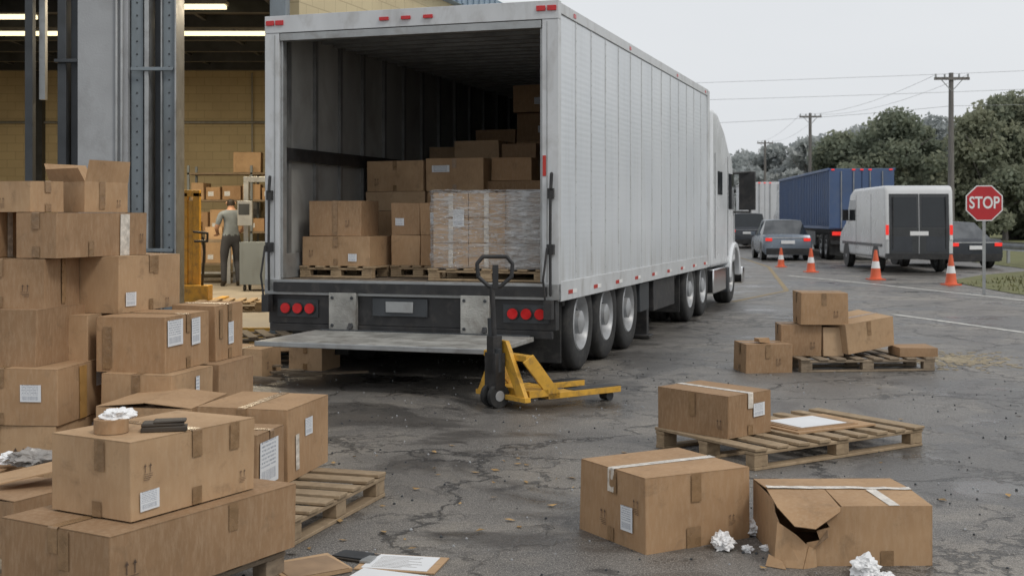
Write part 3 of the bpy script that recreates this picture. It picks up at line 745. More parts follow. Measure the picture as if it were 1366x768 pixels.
# ================================================================= PALLET JACK
e=empty('pallet_jack',(-.145,10.45,0),R(36)); b=MB()
for yy in (-.33,.17): 
    b.box(.32,1.12,yy,yy+.16,.075,.125,m_yel,.0); b.box(.33,1.11,yy+.15,yy+.158,.05,.074,m_black); b.box(.6,1.14,yy+.01,yy+.15,.1255,.13,m_black); b.cyl((1.02,yy+.03,.045),(1.02,yy+.13,.045),.042,m_black,12)
    b.prism([(.06,.40),(.16,.46),(.44,.13),(.44,.076),(.34,.076)],yy,yy+.02,m_yel,'y')
b.box(.12,.32,-.33,.33,.10,.16,m_yel); b.box(.10,.18,-.31,.31,.40,.45,m_yel)
b.prism([(-.36,.08),(-.07,.56),(.07,.56),(.36,.08),(.25,.08),(0,.44),(-.25,.08)],.06,.10,m_yel,'x')
b.box(.05,.11,-.36,.36,.07,.11,m_yel)
b.box(-.05,.05,-.08,.08,.16,.46,m_black)
b.cyl((0,0,.12),(0,0,.50),.05,m_black,16)
for yy in (-.075,.03): b.cyl((0,yy,.1),(0,yy+.045,.1),.1,m_rubber,28); b.cyl((0,yy-.003,.1),(0,yy+.048,.1),.045,m_rim,16)
b.cyl((0,0,.45),(-.03,0,1.02),.022,m_black); b.cyl((-.0,.03,.35),(-.02,.03,.75),.03,m_dark); b.cyl((0,-.05,.30),(0,-.05,.5),.035,m_dark)
b.box(-.05,.04,-.05,.05,.28,.60,m_black)
b.M=Matrix.Rotation(R(-36),4,'Z')
lp=[(-.10,-.02,1.27),(.10,-.02,1.27),(.15,-.02,1.21),(.14,-.02,1.10),(.05,-.02,1.02),(-.05,-.02,1.02),(-.14,-.02,1.10),(-.15,-.02,1.21)]
b.tube(lp,.017,m_black,10,True); b.box(-.02,.03,-.04,0,1.0,1.2,m_black)
b.build('jack_body',parent=e,bevel=.005)

# ================================================================= LEFT BOX STACKS
pallet(-1.62,4.42,60,1.25,1.0,m=m_oldwood)
cbox(-1.485,4.58,.142,60,1.05,.62,.275,seam='x',tape='b',dabs=[('R',.62,.16,.055,.115,'b'),('L',.22,.12,.06,.15,'b')],icons=[('R',.06,.11,.09)],labels=[])
cbox(-1.47,4.77,.426,60,.70,.45,.30,seam='y',tape='b',labels=[('R',.04,.03,.10,.075)],dabs=[('L',.14,.18,.055,.12,'b'),('L',.16,.0,.05,.06,'b'),('R',.54,.19,.055,.11,'b')],icons=[('R',.06,.17,.06),('R',.60,.06,.05)])
zt1=.426+.30+.008
e=empty('tape_roll',(-1.62,5.0,zt1)); b=MB(); b.lathe([(.035,0),(.068,0),(.068,.055),(.035,.055),(.035,0)],(0,0,0),m_kraft[0],32,'z'); b.lathe([(.034,0),(.038,0),(.038,.057),(.034,.057),(.034,0)],(0,0,0),m_cardin,32,'z'); b.build('roll',parent=e,ang=50)
def crumple(name,x,y,z,r,m=m_tissue,sz=.6,seed=0):
    bm=bmesh.new(); bmesh.ops.create_icosphere(bm,subdivisions=4,radius=1)
    for v in bm.verts:
        p=v.co.copy()
        d=.75+.5*noise.noise(p*1.8+Vector((seed*7.3,0,0)))+.45*abs(noise.noise(p*4+Vector((seed*3.1,5,0))))
        v.co=Vector((p.x*d*r,p.y*d*r*.8,(p.z*d*sz+sz*.6)*r)); 
        if v.co.z<0: v.co.z=.001
    me=bpy.data.meshes.new(name); bm.to_mesh(me); bm.free(); me.materials.append(m)
    o=bpy.data.objects.new(name,me); sc.collection.objects.link(o); o.location=(x,y,z); o.rotation_euler=(0,0,seed); return o
crumple('crumpled_tissue',-1.60,5.02,zt1+.045,.07,sz=.45,seed=1)
b=MB(); b.box(-.09,.09,-.05,.05,0,.018,m_leather,.004); b.box(-.085,.08,-.045,.05,.019,.034,m_leather,.004); b.box(-.04,.09,-.05,.03,.035,.044,m_leather,.003); b.build('work_glove',(-1.42,5.05,zt1),R(12),bevel=.006)
pallet(-1.06,5.98,73,1.18,1.05)
cbox(-1.23,6.80,.142,78,.62,.55,.40,seam='x',tape='b',labels=[('R',.24,.22,.11,.1)],icons=[('L',.1,.2,.07)],dabs=[('R',.10,.05,.05,.2,'c')])
cbox(-1.80,6.93,.142,84,.6,.55,.385,seam='x',tape=None,flap=.03)
cbox(-1.31,6.36,.142,78,.36,.42,.33,seam='y',labels=[('R',.02,.06,.24,.23)])
cbox(-2.70,7.30,.04,82,.75,.75,.325,labels=[('R',.45,.18,.12,.1)],icons=[('L',.18,.12,.11)],tape='b')
cbox(-2.68,7.30,.37,84,.74,.72,.33,labels=[('L',.10,.14,.13,.10),('R',.50,.17,.14,.11)],dabs=[('R',.27,.0,.10,.32,'o')])
cbox(-2.85,7.40,.705,80,.72,.7,.335,icons=[('R',.5,.14,.07)])
cbox(-2.84,7.52,1.045,83,.45,.6,.30,dabs=[('R',.2,.02,.05,.28,'b')],icons=[('L',.1,.1,.07)])
cbox(-3.22,7.75,1.35,82,.4,.4,.30,dabs=[('R',.1,0,.06,.29,'c')])
cbox(-2.76,7.50,1.352,72,.92,.30,.275,seam='x',dabs=[('R',.62,.0,.10,.27,'c'),('R',.3,.0,.05,.10,'b')],icons=[('R',.83,.1,.06)])
cbox(-2.98,7.66,1.634,70,.30,.55,.19,seam='y',tape='b',icons=[('L',.2,.05,.06)])
cbox(-2.78,8.05,1.634,62,.38,.32,.20,open_=True,dabs=[('R',.12,.02,.05,.18,'b')],icons=[('R',.27,.05,.05)])
cbox(-2.51,7.90,.987,75,.75,.38,.36,seam='y',labels=[('R',.07,.04,.12,.09)],dabs=[('R',.40,.24,.06,.12,'b')],icons=[('R',.55,.03,.06)])
cbox(-2.13,7.60,.642,78,.60,.47,.338,seam='y',labels=[('R',.02,.16,.2,.16),('R',.34,.14,.12,.17)],dabs=[('L',.36,.02,.06,.26,'b')])
cbox(-2.66,7.75,.642,82,.62,.5,.338)
cbox(-1.99,8.32,.632,78,.42,.32,.37,seam='y',dabs=[('R',.05,.15,.05,.2,'b')],labels=[('R',.18,.1,.08,.15)])
cbox(-2.06,7.50,.312,78,.55,.48,.325,seam='x',labels=[('R',.30,.05,.05,.24)],icons=[('L',.12,.12,.07)])
cbox(-1.93,8.15,.312,78,.55,.40,.315)
cbox(-2.06,7.50,.0,78,.6,.55,.308); cbox(-1.90,8.12,.0,78,.6,.45,.308)
cbox(-2.64,8.12,1.352,75,.4,.3,.2)
pallet(-2.66,7.2,82,.9,.9,m=m_oldwood,h=.038) if False else None
cbox(-2.62,6.2,.0,80,.5,.5,.30,icons=[('L',.1,.12,.07)],flap=.03,tape=None)
cbox(-2.20,5.45,.0,65,.45,.4,.34,tape=None,flap=.04)
crumple('plastic_bag',-2.45,6.35,.33,.13,m=m_film,sz=.4,seed=3)
crumple('crumpled_tissue',-2.6,6.4,.33,.07,sz=.5,seed=4)
sheet2=MB(); sheet2.box(0,.35,0,.22,0,.006,m_card); sheet2.build('cardboard_sheet',(-2.32,5.6,.39),R(30),ry=R(-8))
cbox(-2.50,12.35,0,75,.45,.45,.28,icons=[('R',.1,.1,.07)]); cbox(-1.98,12.9,0,70,.4,.4,.27)
cbox(-3.35,13.1,0,60,.5,.4,.2); pallet(-3.2,13.6,10,1.0,.9,m=m_oldwood)
s=MB(); s.box(0,.7,0,.4,0,.008,m_card); s.build('cardboard_sheet',(-2.7,13.3,.15),R(20),rx=R(10))
pallet(-3.1,13.6,20,1.1,.9,z=.142,m=m_oldwood)
s=MB()
for k in range(7):
    s.M=Matrix.Translation((random.uniform(-3.2,-2.0),random.uniform(11.9,12.9),.01+k*.012))@Matrix.Rotation(random.uniform(-1,1),4,'Z'); s.box(0,random.uniform(.3,.8),0,.08,0,.02,m_oldwood)
s.build('broken_boards',smooth=False)
# ================================================================= RIGHT BOXES
cbox(.637,5.87,0,30,.64,.58,.355,seam='x',tape='c',dabs=[('R',.24,.0,.085,.10,'b'),('R',.27,.22,.06,.135,'b'),('L',.24,.24,.06,.11,'b'),('L',.26,.24,.03,.12,'c')],labels=[('L',.10,.08,.10,.12)],icons=[('L',.05,.20,.065),('L',.33,.10,.07),('R',.50,.10,.05)])
pallet(1.534,7.79,33,1.62,1.0)
cbox(1.42,8.14,.142,41,.46,.62,.28,seam='y',tape='c',labels=[('R',.26,.12,.12,.09)],dabs=[('L',.28,.12,.05,.16,'b')],icons=[('L',.05,.08,.06)])
b=MB(); b.box(0,.72,0,.52,0,.012,m_card); b.box(.04,.60,.05,.46,.0125,.02,m_card); b.box(.06,.58,.06,.44,.0205,.024,m_cardin); b.box(.10,.52,.08,.42,.0245,.027,m_paper)
b.build('flattened_carton',(1.93,8.32,.142),R(30),smooth=False)
e=empty('torn_cardboard_box',(1.235,5.68,0),R(1)); b=MB(); w,d,h,t=.70,.60,.27,.005
b.box(0,w,d-t,d,0,h,m_card); b.box(w-t,w,.001,d-t-.001,0,h,m_card); b.box(t,w-t,t,d-t,.0,.005,m_cardin)
b.prism([(.04,.0),(d-t-.002,.0),(d-t-.002,h),(.16,h),(.13,h*.8),(.05,h*.7),(.06,h*.3)],0,t,m_card,'x')
fr=[(.06,.0),(w-t-.001,.0),(w-t-.001,h),(.27,h),(.26,h*.9),(.20,h*.80),(.225,h*.66),(.165,h*.60),(.18,h*.44),(.12,h*.40),(.10,h*.2)]
b.prism(fr,0,t,m_card,'y')
def slab(vs,m,t=.005):
    vs=[Vector(v) for v in vs]; n=(vs[1]-vs[0]).cross(vs[2]-vs[0]).normalized()*t; k=len(vs)
    b.raw(vs+[v+n for v in vs],[tuple(range(k)),tuple(range(k,2*k))[::-1]]+[(i,(i+1)%k,k+(i+1)%k,k+i) for i in range(k)],m)
slab([(.0,d,h),(w,d,h),(w,d/2+.004,h+.012),(.0,d/2+.004,h+.02)][::-1],m_card)
slab([(.28,.0,h),(w,.0,h),(w,d/2-.004,h+.010),(.28,d/2-.004,h+.018)],m_card)
slab([(.0,.06,h-.02),(.275,.0,h-.006),(.277,d/2-.004,h+.018),(.0,d/2-.004,h+.018)],m_card)
slab([(.05,-.055,h*.72),(.14,-.075,h*.69),(.27,-.012,h-.02),(.275,.0,h-.004),(.0,.06,h-.018)],m_card)
slab([(-.035,-.01,.0),(.09,-.045,.0),(.12,-.02,h*.36),(.07,-.012,h*.54),(-.012,.02,h*.74)],m_card)
slab([(.09,-.045,.0),(.16,-.012,.0),(.155,-.008,h*.30),(.12,-.02,h*.36)],m_card)
slab([(.155,-.03,h*.36),(.21,-.035,h*.52),(.215,-.008,h*.62),(.175,-.006,h*.42)],m_cardin)
slab([(-.07,.0,.001),(.01,-.06,.001),(-.0,-.03,.03),(-.05,.02,.05)],m_card)
pr=None
for i in range(18):
    xx=(w)*i/17; zz=h+.028-.010*(i/17)+random.uniform(0,.004); yy=d/2+random.uniform(-.004,.004)
    cur=((xx,yy-.024,zz),(xx,yy+.024,zz+random.uniform(-.001,.002)))
    if pr: b.face([pr[0],cur[0],cur[1],pr[1]],m_tapec)
    pr=cur
b.face([(.50,.0-.0,h+.0075),(.55,.0,h+.0075),(.52,.26,h+.024),(.47,.26,h+.024)],m_tapec)
b.face([(w+.002,d/2-.024,h+.02),(w+.002,d/2+.024,h+.02),(w+.003,d/2+.024,h-.08),(w+.003,d/2-.024,h-.08)],m_tapec)
b.face([(.46,-.004,.0),(.52,-.004,.0),(.52,-.004,.07),(.46,-.004,.07)],m_tapeb)
b.build('carton',parent=e,smooth=False)
pallet(2.98,12.75,6,1.45,1.0,m=m_oldwood)
cbox(2.40,12.7,0,8,.50,.40,.29,seam='x',icons=[('R',.32,.10,.07)],dabs=[('R',.21,.15,.05,.14,'b')])
cbox(2.84,13.05,.142,-3,.42,.40,.32,icons=[('R',.30,.1,.07)]); cbox(3.28,13.02,.142,3,.22,.4,.30)
cbox(3.03,12.98,.475,-2,.50,.42,.33,seam='x',icons=[('R',.34,.1,.07)],dabs=[('R',.22,.2,.05,.13,'b')])
cbox(3.52,12.95,.165,24,.62,.55,.31,seam='x',ry=R(-7),rx=R(3),dabs=[('R',.27,.16,.05,.15,'b')])
cbox(4.06,12.95,.142,0,.40,.4,.09,tape=None)
cr=MB(); cr.box(-.06,.06,-.05,.05,0,.05,m_card,.01); cr.build('cardboard_scrap',(2.6,12.85,.302),R(15))
crumple('crumpled_tissue',1.02,5.98,0,.075,seed=8,sz=.7); crumple('crumpled_tissue',1.20,6.25,0,.085,seed=9,sz=.6); crumple('crumpled_tissue',1.30,6.30,0,.06,seed=10)
crumple('crumpled_tissue',1.13,5.93,0,.035,seed=11); crumple('crumpled_tissue',1.58,5.52,0,.07,seed=12,sz=.9); crumple('crumpled_tissue',1.66,5.48,0,.04,seed=13,sz=.5)
crumple('crumpled_tissue',1.22,5.95,0,.03,seed=15)
e=empty('clipboard',(-.72,5.62,.0),R(-12)); b=MB(); b.box(0,.38,0,.26,.002,.008,m_card); b.box(.03,.34,.015,.245,.0085,.011,m_paper); b.box(.0,.05,.08,.18,.0115,.02,m_galv)
for r_ in range(9): b.box(.07,.07+random.uniform(.14,.24),.04+r_*.021,.044+r_*.021,.0112,.0116,m_film)
b.build('board',parent=e)
b=MB(); b.box(0,.32,0,.26,.0,.02,m_card,.004); b.box(.02,.30,-.0,.22,.022,.027,m_cardin,.004); b.build('flattened_carton',(-.98,5.40,0),R(35),rx=R(2))
b=MB(); b.box(0,.2,0,.14,0,.012,m_leather,.004); b.box(.01,.18,.01,.12,.0125,.02,m_dark,.003); b.build('work_glove',(-.86,5.80,0),R(-25),bevel=.004)
b=MB(); b.box(0,.32,0,.2,0,.003,m_paper,.001); b.build('paper_sheet',(-.74,5.42,.012),R(-20),ry=R(1))
b=MB()
for i in range(70):
    x=random.gauss(-.6,.9); y=random.uniform(5.6,8.5)
    if i%3==0: x=random.uniform(-2,5); y=random.uniform(6,12)
    s=random.uniform(.008,.024); a=random.uniform(0,6.28); z0=.004
    p=[(x+s*math.cos(a+k*1.57)*(1.5 if k%2==0 else .8),y+s*math.sin(a+k*1.57)*(1.5 if k%2==0 else .8),z0+random.uniform(0,.012)) for k in range(4)]
    b.face(p,m_fallen)
b.build('fallen_leaves',smooth=False)
b=MB()
for i in range(1500):
    x=random.uniform(-4,6); y=random.uniform(4.8,14); s=random.uniform(.002,.009)
    b.sph((x,y,s*.4),s,m_concrete if i%2 else m_dark,5,4)
b.build('loose_gravel')

# ================================================================= CONES, SIGN, RAIL
def cone(x,y,h=.72):
    e=empty('traffic_cone',(x,y,0)); b=MB(); s=h/.72
    b.box(-.19*s,.19*s,-.19*s,.19*s,0,.03*s,m_cone)
    b.lathe([(.15*s,.03*s),(.13*s,.08*s),(.105*s,.28*s)],(0,0,0),m_cone,20,'z'); b.lathe([(.107*s,.28*s),(.079*s,.45*s)],(0,0,0),m_signw,20,'z'); b.lathe([(.077*s,.45*s),(.035*s,.72*s),(.001,.722*s)],(0,0,0),m_cone,20,'z')
    b.build('cone_body',parent=e,ang=50)
cone(8.7,40,.62); cone(8.75,36.2,.7); cone(9.35,31.8,.76); cone(10.4,29.3,.72)
e=empty('stop_sign',(9.85,25.8,0),R(-8)); zc=1.6+19*25.8/1650; b=MB()
def octo(r): return [(r*math.cos(R(22.5+45*i)),zc+r*math.sin(R(22.5+45*i))) for i in range(8)]
b.prism(octo(.40),-.003,.003,m_signw,'y'); b.prism(octo(.375),-.006,-.0035,m_signred,'y'); b.box(-.03,.03,.004,.035,0,zc+.3,m_galv); b.build('sign_plate',parent=e,smooth=False)
cu=bpy.data.curves.new('lettering','FONT'); cu.body='STOP'; cu.size=.30; cu.align_x='CENTER'; cu.align_y='CENTER'; cu.extrude=.001; cu.offset=.006; cu.materials.append(m_signw)
o=bpy.data.objects.new('lettering',cu); sc.collection.objects.link(o); o.parent=e; o.location=(0,-.009,zc); o.rotation_euler=(R(90),0,0); o.scale=(.85,1.15,1)
e=empty('guard_rail',(17.2,33,0)); b=MB()
pf=[(0,.45),(.03,.5),(.0,.56),(0,.64),(.03,.70),(0,.76),(-.01,.76),(.02,.70),(-.01,.64),(-.01,.56),(.02,.5),(-.01,.45)]
b.prism([(p[0],p[1]) for p in pf],0,45,m_galv,'y')
for k in range(0,45,2): b.box(.03,.12,k,k+.1,0,.7,m_galv)
b.build('rail_beam',parent=e)

# ================================================================= VEHICLES IN QUEUE
def carwheels(mb,W_,y0,y1,r,w=.22):
    for yy in (y0,y1):
        for s in (-1,1): wheel(mb,s*(W_/2-w/2-.01),yy,r,r,w,s,n=24)
def van(loc,hd):
    e=empty('white_cargo_van',loc,hd); b=MB(); W_=1.96
    b.prism([(0,.42),(.0,1.3),(.06,2.35),(.16,2.52),(3.9,2.50),(4.35,2.35),(5.0,1.45),(5.75,1.15),(5.9,.9),(5.9,.4)],-W_/2,W_/2,m_whitecar,'x'); b.build('body',parent=e,bevel=.09,seg=4)
    b=MB()
    b.prism([(-.012,.55),(-.012,1.28),(.045,2.28),(.08,2.28),(.06,.55)],-W_/2+.13,-.012,m_greyv,'x'); b.prism([(-.012,.55),(-.012,1.28),(.045,2.28),(.08,2.28),(.06,.55)],.012,W_/2-.13,m_greyv,'x')
    for a0,a1 in ((-W_/2+.2,-.07),(.07,W_/2-.2)):
        b.face([(a0,-.018,1.32),(a1,-.018,1.32),(a1,.036,2.18),(a0,.036,2.18)],m_glass)
    for a in (-.5,.5): b.box(a-.3,a+.3,-.016,-.0125,.62,1.05,m_darkcar)
    b.box(-W_/2+.02,W_/2-.02,-.1,.06,.40,.56,m_black); b.box(-.26,.26,-.02,-.013,1.08,1.2,m_signw)
    for s in (-1,1):
        b.box(s*(W_/2-.07)-.04,s*(W_/2-.07)+.04,-.02,.1,1.1,1.38,m_brake); b.box(s*(W_/2-.07)-.04,s*(W_/2-.07)+.04,-.02,.1,.96,1.09,m_signw)
        b.cyl((s*.75,-.02,.7),(s*.75,-.02,2.2),.012,m_black,6)
    b.face([(-W_/2-.003,3.6,1.5),(-W_/2-.003,4.75,1.5),(-W_/2-.003,4.35,2.15),(-W_/2-.003,3.6,2.15)],m_glass); b.face([(W_/2+.003,3.6,1.5),(W_/2+.003,4.75,1.5),(W_/2+.003,4.35,2.15),(W_/2+.003,3.6,2.15)],m_glass)
    b.face([(-.85,4.42,2.28),(.85,4.42,2.28),(.88,5.02,1.47),(-.88,5.02,1.47)],m_glass)
    for s in (-1,1):
        b.box(s*(W_/2+.02)-.003,s*(W_/2+.02)+.003,.3,5.4,.75,.83,m_greyv); b.box(s*(W_/2+.12)-.09,s*(W_/2+.12)+.09,4.45,4.55,1.5,1.85,m_black)
        for k in (1.6,3.5): b.box(s*(W_/2+.002)-.002,s*(W_/2+.002)+.002,k,k+.02,.6,2.3,m_greyv)
    for yy in (1.05,4.85):
        for s in (-1,1): b.lathe([(.40,-.004),(.0001,-.004)],(s*(W_/2+.006),yy,.42),m_black,24)
    b.build('doors_and_trim',parent=e,smooth=False)
    b=MB(); carwheels(b,W_+.03,1.05,4.85,.36); b.build('wheels',parent=e,ang=50)
van((11.72,35.6,0),R(-2.5))
def car(name,loc,hd,L,W_,H,paint,suv=False):
    e=empty(name,loc,hd); b=MB(); zs=.62*H if not suv else .58*H
    if suv: st=[(0,.8*zs,0,.45),(.02,zs,0,.46),(.06,zs+.02,0,.47),(.13,zs+.02,1,.40),(.25,zs+.02,1,.40),(.58,zs,1,.39),(.72,zs-.02,0,.46),(.93,zs-.12,0,.45),(1,zs-.3,0,.40)]
    else: st=[(0,.85*zs,0,.44),(.02,zs-.02,0,.45),(.13,zs,0,.46),(.15,zs,0,.46),(.30,zs,1,.37),(.52,zs,1,.38),(.70,zs-.03,0,.46),(.93,zs-.14,0,.44),(1,zs-.3,0,.38)]
    rings=[]
    for (t,zb_,cab,wr) in st:
        y=t*L; k=.94 if t in (0,1) else 1
        zr=H if cab else zb_+.03
        if cab and (t==.13 or t==.30): zr=H-.02
        half=[(W_*.44*k,.22),(W_*.5*k,.36),(W_*.5*k,zb_*.75),(W_*.48*k,zb_),(W_*wr,zr),(W_*.2,zr+.025)]
        rings.append([(-p[0],y,p[1]) for p in half]+[(p[0],y,p[1]) for p in half[::-1]])
    n=len(rings[0])
    for i in range(len(rings)-1):
        for j in range(n):
            f=[rings[i][j],rings[i][(j+1)%n],rings[i+1][(j+1)%n],rings[i+1][j]]
            c1,c2=st[i][2],st[i+1][2]
            gl=False
            if j in (3,7) and (c1 or c2): gl=True
            if j in (4,5,6) and (c1!=c2): gl=True
            b.face(f,m_glass if gl else paint)
    b.face(rings[0],paint); b.face(rings[-1],paint)
    o=b.build('body',parent=e); 
    m=o.data; bm=bmesh.new(); bm.from_mesh(m); bmesh.ops.remove_doubles(bm,verts=bm.verts,dist=.0005); bmesh.ops.recalc_face_normals(bm,faces=bm.faces); bm.to_mesh(m); bm.free(); m.set_sharp_from_angle(angle=R(38))
    b=MB()
    for s in (-1,1):
        b.box(s*W_*.39-.12,s*W_*.39+.12,-.02,.16,zs-.20,zs-.09,m_brake); b.box(min(s*W_*.5,s*(W_*.5+.16)),max(s*W_*.5,s*(W_*.5+.16)),L*.62,L*.62+.08,zs-.02,zs+.12,paint)
        b.box(s*W_*.36-.14,s*W_*.36+.14,L-.06,L+.0,zs-.32,zs-.2,m_signw)
        for yy in (L*.19,L*.81): b.lathe([(.36,.0),(.0001,.0)],(s*(W_*.5+.003),yy,.34),m_black,24)
    b.box(-.25,.25,-.035,-.02,zs-.30,zs-.18,m_signw); b.box(-W_*.44,W_*.44,-.05,.12,.24,.46,m_black); b.box(-W_*.40,W_*.40,-.012,.0,zs-.1,zs-.07,m_chrome)
    for s in (-1,1): b.tube([(s*W_*.482,L*.42,zs),(s*W_*.395,L*.42,H-.02)],.02,paint,6)
    b.build('lights_and_trim',parent=e)
    b=MB(); carwheels(b,W_+.02,L*.19,L*.81,.33,.2); b.build('wheels',parent=e,ang=50)
car('dark_sedan',(14.5,38.6,0),R(8),4.7,1.85,1.45,m_darkcar)
car('silver_car',(10.15,45.5,0),R(-5),4.5,1.78,1.50,m_silver)
car('dark_suv',(12.2,64,0),R(-8),4.7,1.95,1.8,m_darkcar,suv=True)
car('dark_sedan',(11.3,78,0),R(-8),4.7,1.85,1.5,m_silver)
def boxtruck(name,loc,hd,L,W_,H,zb_,mc,cabm,cabL=3.2):
    e=empty(name,loc,hd); b=MB(); b.box(-W_/2,W_/2,0,L,zb_,H,mc)
    k=.25
    while k<L-.1:
        for s in (-1,1): b.box(s*(W_/2+.02)-.018,s*(W_/2+.02)+.018,k,k+.12,zb_+.12,H-.1,mc)
        k+=.45
    for s in (-1,1): b.box(s*(W_/2+.03)-.028,s*(W_/2+.03)+.028,0,L,H-.09,H+.02,mc)
    b.build('cargo_body',parent=e,bevel=.02,seg=1)
    b=MB()
    b.box(-W_/2,-.02,-.04,-.001,zb_+.05,H-.08,mc); b.box(.02,W_/2,-.04,-.001,zb_+.05,H-.08,mc)
    for xx in (-.75,-.3,.3,.75): b.cyl((xx,-.07,zb_+.05),(xx,-.07,H-.1),.02,m_galv,8)
    for xx in (-W_/2+.12,-.3,0,.3,W_/2-.12): b.box(xx-.06,xx+.06,-.07,-.041,H-.07,H-.02,m_brake)
    for s in (-1,1): b.box(s*(W_/2-.3)-.2,s*(W_/2-.3)+.2,-.08,0,zb_-.22,zb_-.08,m_brake)
    b.box(-W_/2+.05,W_/2-.05,-.05,.05,zb_-.55,zb_-.42,m_black); b.box(-.6,.6,-.02,L+1,zb_-.3,zb_-.02,m_black)
    for s in (-1,1):
        b.box(s*W_*.36-.3,s*W_*.36+.3,.15,.18,.2,zb_-.05,m_rubber); b.box(s*(W_/2-.05)-.02,s*(W_/2-.05)+.02,3.5,L*.65,.5,zb_-.1,m_dark)
    b.build('doors_and_lights',parent=e)
    b=MB()
    for yy in (.9,2.1,L*.78,L*.78+1.2,L+cabL-.8):
        for s in (-1,1): wheel(b,s*(W_/2-.16),yy,.48,.48,.3,s,n=24)
    b.build('wheels',parent=e,ang=50)
    b=MB(); b.prism([(L+.4,.7),(L+.4,H-.3),(L+1.8,H-.5),(L+2.2,2.0),(L+cabL,1.7),(L+cabL,.5)],-W_/2+.1,W_/2-.1,cabm,'x'); b.build('cab',parent=e,bevel=.08)
boxtruck('blue_container_truck',(13.0,46,0),R(-5),14.5,2.35,3.42,1.15,m_bluec,m_whitecar)
boxtruck('white_box_truck',(14.3,70,0),R(-8),9,2.4,3.6,1.1,m_whitecar,m_whitecar)

# ================================================================= POLES + WIRES
def pole(x,y,h,rz=0):
    e=empty('utility_pole',(x,y,0),rz); b=MB(); b.cyl((0,0,0),(0,0,h),.17,m_bark,12,.11); b.box(-.85,.85,-.16,-.06,h-.35,h-.22,m_bark)
    b.tube([(-.5,-.1,h-.35),(0,-.1,h-.9)],.02,m_galv,6); b.tube([(.5,-.1,h-.35),(0,-.1,h-.9)],.02,m_galv,6)
    for xx in (-.78,-.35,.35,.78): b.cyl((xx,-.11,h-.22),(xx,-.11,h-.06),.045,m_galv,8)
    b.build('pole_and_crossarm',parent=e)
pole(21.3,60,8.6); pole(22.9,95,9.6); pole(27.0,132,9.8); pole(1.0,72,9.2); pole(52,52,9.3,.2)
def wire(p,q,sag,r=.009):
    pts=[]
    for i in range(17):
        t=i/16; v=Vector(p).lerp(Vector(q),t); v.z-=sag*4*t*(1-t); pts.append(v)
    b=MB()
    for i in range(16): b.cyl(pts[i],pts[i+1],r,m_galv,5)
    b.build('power_line')
for dx in (-.78,.78):
    wire((21.3+dx,60,8.5),(22.9+dx,95,9.5),.5); wire((22.9+dx,95,9.5),(27+dx,132,9.7),.5)
wire((1,72,9.15),(52,52,9.3),.25); wire((1,72,8.2),(52,52,8.5),.3); wire((1,72,7.0),(21.3,60,7.0),.35); wire((21.3,60,7.0),(52,52,8.0),.3)

# ================================================================= TREES
rng=np.random.default_rng(3)
def foliage(name,trees,mat,leaf,per):
    Vs=[];Fs=[];Sh=[]; base=0
    for (cx,cy,h,rad) in trees:
        nc=rng.integers(20,30); tone=rng.uniform(0,.45)
        for c in range(nc):
            t=rng.uniform(.10,1.0); zc=h*(.10+.84*t); rr=rad*math.sin(math.pi*min(1,max(.0,(t*.80+.18))))*rng.uniform(.35,1.0)
            an=rng.uniform(0,2*math.pi); ccx=cx+math.cos(an)*rr; ccy=cy+math.sin(an)*rr
            s=rad*rng.uniform(.20,.40); k=int(per*rng.uniform(.7,1.3)*(s/rad/.3)**2)
            d=rng.normal(size=(k,3)); d/=np.linalg.norm(d,axis=1)[:,None]
            rad_=rng.uniform(.5,1.15,size=(k,1)); P=d*rad_*s*np.array([1.1,1.1,.75])+np.array([ccx,ccy,zc])
            u=rng.normal(size=(k,3)); u/=np.linalg.norm(u,axis=1)[:,None]; w=np.cross(u,rng.normal(size=(k,3))); w/=np.linalg.norm(w,axis=1)[:,None]
            L=leaf*rng.uniform(.5,1.3,size=(k,1))
            q=np.stack([P-u*L,P+w*L*.6,P+u*L,P-w*L*.6],axis=1).reshape(-1,3)
            Vs.append(q); Fs.append(np.arange(k*4).reshape(-1,4)+base); base+=k*4
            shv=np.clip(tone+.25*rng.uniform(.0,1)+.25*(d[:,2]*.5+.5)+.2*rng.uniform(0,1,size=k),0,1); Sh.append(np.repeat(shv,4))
    V=np.concatenate(Vs);F=np.concatenate(Fs);S=np.concatenate(Sh)
    me=bpy.data.meshes.new(name); me.vertices.add(len(V)); me.vertices.foreach_set('co',V.astype(np.float32).ravel())
    me.loops.add(F.size); me.loops.foreach_set('vertex_index',F.astype(np.int32).ravel()); me.polygons.add(len(F)); me.polygons.foreach_set('loop_start',(np.arange(len(F))*4).astype(np.int32)); me.polygons.foreach_set('loop_total',np.full(len(F),4,dtype=np.int32))
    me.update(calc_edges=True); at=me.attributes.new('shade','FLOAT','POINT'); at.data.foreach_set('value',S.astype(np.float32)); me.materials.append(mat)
    return me
def mass(name,trees,mat,leaf,per):
    e=empty(name); me=foliage(name,trees,mat,leaf,per); o=bpy.data.objects.new('foliage',me); sc.collection.objects.link(o); o.parent=e
    b=MB()
    for (x,y,h,r) in trees:
        b.cyl((x,y,0),(x,y,h*.75),.22,m_bark,7,.06)
        for k in range(4):
            an=random.uniform(0,6.28); z=h*random.uniform(.3,.6); b.cyl((x,y,z),(x+math.cos(an)*r*.7,y+math.sin(an)*r*.7,z+h*.2),.09,m_bark,5,.03)
    b.build('trunks',parent=e)
near=[]
for i in range(26):
    t=i/25; x=25+t*40+random.uniform(-1.5,1.5); y=98-22*t+random.uniform(-6,8)
    px=683+1650*x/y
    top=np.interp(px,[950,1050,1100,1180,1230,1265,1300,1366,1700],[225,215,185,146,155,168,130,122,110])
    h=1.6+(290-top)*y/1650*random.uniform(.84,1.04); near.append((x,y,h,random.uniform(2.8,4.4)))
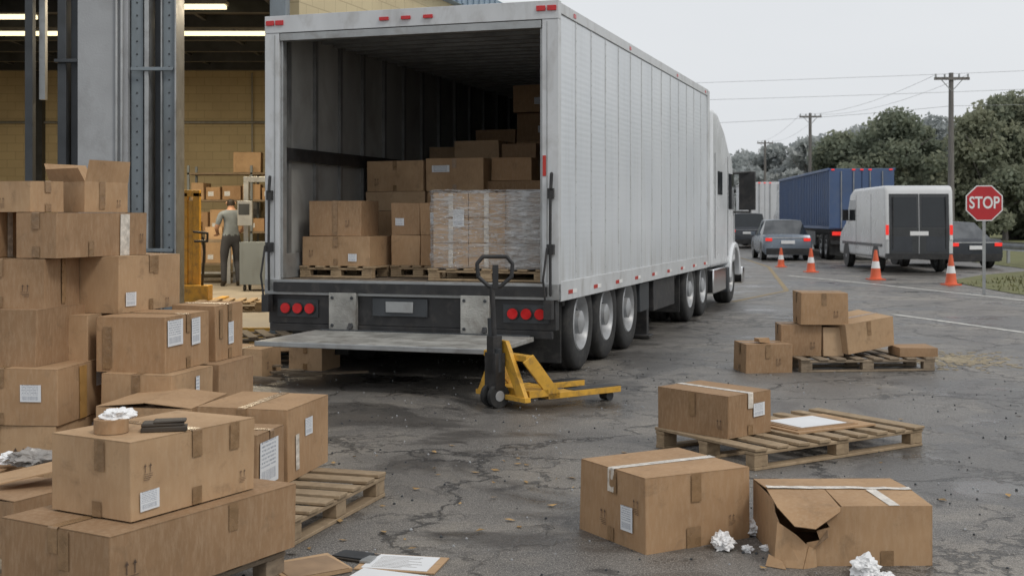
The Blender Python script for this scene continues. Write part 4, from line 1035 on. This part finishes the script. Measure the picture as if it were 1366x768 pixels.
for i in range(26):
    t=i/25; x=25+t*46; y=92-22*t+random.uniform(-3,3); near.append((x,y,random.uniform(2.5,6),random.uniform(2,3)))
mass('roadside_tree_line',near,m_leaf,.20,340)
far=[]
for i in range(46):
    t=i/45; x=8+t*52+random.uniform(-2,2); y=150+random.uniform(-12,14); px=683+1650*x/y
    top=np.interp(px,[800,950,1000,1100,1180,1366],[218,210,196,172,152,142]); far.append((x,y,1.6+(290-top)*y/1650*random.uniform(.80,1.03),random.uniform(3.2,5)))
for i in range(40): far.append((6+i*1.6,140+random.uniform(-4,4),random.uniform(4,7),3))
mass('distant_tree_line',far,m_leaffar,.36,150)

# ================================================================= WORLD, SUN, CAMERA
el,az=R(50),R(135)
w=bpy.data.worlds.new('World'); sc.world=w; w.use_nodes=True; nt=w.node_tree
bg=nt.nodes['Background']; sky=nt.nodes.new('ShaderNodeTexSky'); sky.sky_type='NISHITA'; sky.sun_disc=False; sky.sun_elevation=el; sky.sun_rotation=az; sky.dust_density=4; sky.air_density=1
hs=nt.nodes.new('ShaderNodeHueSaturation'); hs.inputs['Saturation'].default_value=.25; nt.links.new(sky.outputs[0],hs.inputs['Color'])
tc=nt.nodes.new('ShaderNodeTexCoord'); mp=nt.nodes.new('ShaderNodeMapping'); mp.inputs['Scale'].default_value=(1,1,3.5); nt.links.new(tc.outputs['Generated'],mp.inputs[0])
nz=nt.nodes.new('ShaderNodeTexNoise'); nz.inputs['Scale'].default_value=1.8; nz.inputs['Detail'].default_value=4; nt.links.new(mp.outputs[0],nz.inputs['Vector'])
cr=nt.nodes.new('ShaderNodeMix'); cr.data_type='RGBA'; cr.inputs[6].default_value=(7.0,7.3,7.7,1); cr.inputs[7].default_value=(8.7,8.9,9.1,1); nt.links.new(nz.outputs[0],cr.inputs[0])
mx=nt.nodes.new('ShaderNodeMix'); mx.data_type='RGBA'; mx.inputs[0].default_value=.88; nt.links.new(hs.outputs[0],mx.inputs[6]); nt.links.new(cr.outputs[2],mx.inputs[7])
nt.links.new(mx.outputs[2],bg.inputs['Color']); bg.inputs['Strength'].default_value=.103
ld=bpy.data.lights.new('sun','SUN'); ld.energy=1.1; ld.angle=R(12); ld.color=(1,.95,.88)
so=bpy.data.objects.new('sun',ld); sc.collection.objects.link(so)
sd=Vector((math.sin(az)*math.cos(el),math.cos(az)*math.cos(el),math.sin(el)))
so.rotation_euler=sd.to_track_quat('Z','Y').to_euler()
cam=bpy.data.cameras.new('camera'); co=bpy.data.objects.new('camera',cam); sc.collection.objects.link(co)
co.location=(0,0,1.6); co.rotation_euler=(R(90),0,0); cam.sensor_width=36; cam.lens=1650/1366*36; cam.shift_y=-94/1366; cam.clip_end=2500
cam.dof.use_dof=True; cam.dof.focus_distance=8.0; cam.dof.aperture_fstop=5.6
sc.camera=co
